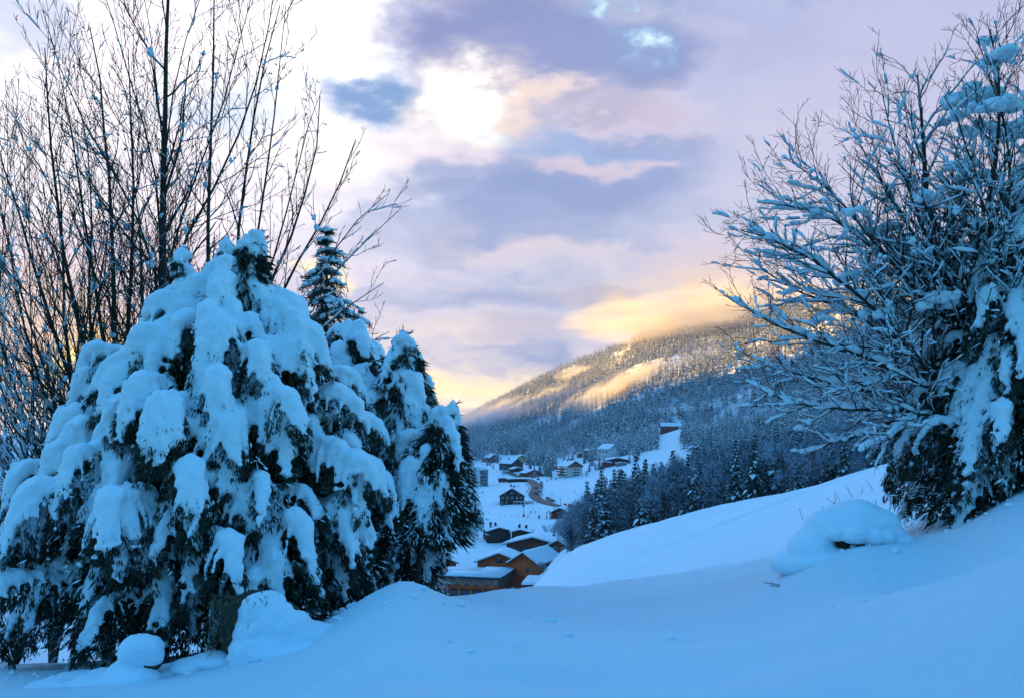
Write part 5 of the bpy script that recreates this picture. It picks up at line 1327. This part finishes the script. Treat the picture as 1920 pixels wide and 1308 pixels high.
PPL = [(995, 963, 'black', 1, 0, 'skier in black alone on the piste between the marker tower and the bush'), (1003, 963.5, 'blue', 0, 0, 'small distant figure in navy on the piste, beside the black skier'), (990, 971, 'red', 2, 0, 'person in red just beside the marker tower foot'),
       (1010, 972, 'black', 2, 1, 'skier in black on skis halfway between the marker tower and the ski hut'), (1011.5, 973, 'blue', 0, 0, 'person in navy right behind the skier halfway to the ski hut'),
       (1025, 965, 'black', 0, 0, 'person in black, farthest from the hut in the group at the ski hut'), (1025, 972, 'blue', 1, 1, 'skier in navy at the lower edge of the group at the ski hut'),
       (1029, 962, 'black', 2, 0, 'person in black at the top of the group at the ski hut'), (1031.5, 967, 'black', 0, 0, 'person in black in the middle of the group at the ski hut'), (1032, 973, 'red', 1, 1, 'skier in a red jacket at the bottom of the group at the ski hut'),
       (1034, 970, 'blue', 2, 0, 'person in navy closest to the red panel of the ski hut'),
       (967, 913, 'black', 0, 0, 'walker in black on the snow just behind the dark chalet'), (972, 913, 'black', 1, 0, 'walker in black, second behind the dark chalet'), (988, 911, 'blue', 2, 0, 'walker in navy on the snow near the guard rail'), (986, 905, 'black', 0, 0, 'person in black higher up the snow by the road'), (992, 915, 'blue', 1, 0, 'small figure in navy closest to the guard rail')]
for px, py, c_, p_, sk_, lb in PPL:
    b = hit(px, py, 345); r_ = empty('person', b + (0, 0, .02), lb, 'person', 'people on the snow', rz=random.uniform(0, 6.28))
    bd = bpy.data.objects.new('body', figs[(c_, p_)]); C.objects.link(bd); bd.parent = r_
    ht = bpy.data.objects.new('helmet', hat_me); C.objects.link(ht); ht.parent = r_
    if sk_: so = bpy.data.objects.new('skis', ski_me); C.objects.link(so); so.parent = r_
# thin poles
for px, py, hh, lb in [(1051, 945, 12, 'thin lift pole standing between the road and the red banners'), (1035, 930, 8, 'thin pole on the snow beside the parked line of cars'), (1078, 925, 7, 'thin T shaped pole in the open snowfield below the guest house'), (943, 904, 14, 'thin dark pole at the edge of the pink annex')]:
    b = hit(px, py, 345); m = b[1] / F; r_ = empty('pole', b, lb, 'pole', 'thin poles in the snow'); mb = MB(); mb.cyl((0, 0, -1), (0, 0, hh * m), .13, 6, r2=.08); mb.build('mast', M['metal'], r_)
    mb = MB(); mb.box((0, 0, hh * m - .2), (.9, .14, .14)); mb.build('crossbar', M['metal'], r_)
for i, (px, py) in enumerate([(936, 970.5), (948, 970), (960, 969), (972, 968), (1000, 957), (1012, 955), (1024, 953)]):
    b = hit(px, py, 330); r_ = MB(); r_.cyl((0, 0, -.3), (0, 0, 1.3), .07, 5); o = r_.build('piste_stake', M['wood_dark']); o.location = b
    tag(o, 'thin stake marking the edge of the piste near the marker tower' if px < 990 else 'thin stake marking the piste edge below the road', 'stake', 'stakes along the piste', None)

# ------------------------------------------------------------------ air
def volume(name, V_or_box, dens, color, aniso=0.2, noise=None):
    m = bpy.data.materials.new(name); m.use_nodes = True; t = m.node_tree; t.nodes.remove(t.nodes['Principled BSDF'])
    pv = t.nodes.new('ShaderNodeVolumePrincipled'); pv.inputs['Color'].default_value = (*color, 1); pv.inputs['Density'].default_value = dens; pv.inputs['Anisotropy'].default_value = aniso
    t.links.new(pv.outputs[0], t.nodes['Material Output'].inputs['Volume'])
    if noise:
        tc_ = t.nodes.new('ShaderNodeTexCoord'); n_ = t.nodes.new('ShaderNodeTexNoise'); n_.inputs['Scale'].default_value = noise; n_.inputs['Detail'].default_value = 4
        t.links.new(tc_.outputs['Object'], n_.inputs['Vector'])
        ln = t.nodes.new('ShaderNodeVectorMath'); ln.operation = 'LENGTH'; t.links.new(tc_.outputs['Object'], ln.inputs[0])
        f = t.nodes.new('ShaderNodeMapRange'); t.links.new(ln.outputs['Value'], f.inputs[0]); f.inputs[1].default_value = 1.0; f.inputs[2].default_value = 0.15; f.inputs[3].default_value = 0; f.inputs[4].default_value = 1; f.clamp = True
        s = t.nodes.new('ShaderNodeMapRange'); t.links.new(n_.outputs[0], s.inputs[0]); s.inputs[1].default_value = .40; s.inputs[2].default_value = .66
        a_ = t.nodes.new('ShaderNodeMath'); a_.operation = 'MULTIPLY'; t.links.new(f.outputs[0], a_.inputs[0]); t.links.new(s.outputs[0], a_.inputs[1])
        b_ = t.nodes.new('ShaderNodeMath'); b_.operation = 'MULTIPLY'; t.links.new(a_.outputs[0], b_.inputs[0]); b_.inputs[1].default_value = dens
        t.links.new(b_.outputs[0], pv.inputs['Density'])
    return m
def mist(px, py, Y, rx, ry, rz_, dens, color, scale=2.2, rot=0):
    V, F3 = ICO2; o = mesh_obj('mist', V, F3, None, [volume('mist', None, dens, color, 0.35, scale)]); o.location = P(px, py, Y); o.scale = (rx, ry, rz_); o.rotation_euler = (0, rot, 0)
    tag(o, kind='stuff'); return o
mist(905, 792, 1700, 210, 200, 50, .022, (.95, .88, .92))
mist(985, 770, 1720, 150, 160, 24, .012, (1, .92, .85), rot=R(-20))
mist(1290, 596, 1760, 240, 220, 46, .04, (1, .93, .80), rot=R(-3))
mist(1420, 575, 1700, 190, 200, 55, .022, (1, .93, .82))
for px_, py_m, rx_, rz_m, rot_, d_ in ((1150, 738, 80, 26, -32, .11), (1185, 715, 60, 20, -30, .11), (1080, 700, 50, 15, -12, .09), (1100, 752, 60, 20, -30, .07), (1010, 750, 70, 18, -25, .07), (930, 770, 70, 20, -25, .07)):
    h_ = hit(px_, py_m, 700); mist(px_, py_m - 2, h_[1] - 30, rx_, 45, rz_m, d_, (1, .95, .85), rot=R(rot_))
mist(1063, 850, 700, 12, 10, 12, .03, (.9, .9, .95))
zmin = float(GZ.min()) - 1
hz = MB(); hz.box((0, 1950, (zmin - 2 + 760) / 2), (6600, 4000, 760 - zmin + 2))
ho = hz.build('haze', volume('haze', None, HAZE, (.80, .84, .95), 0.3)); tag(ho, kind='stuff')
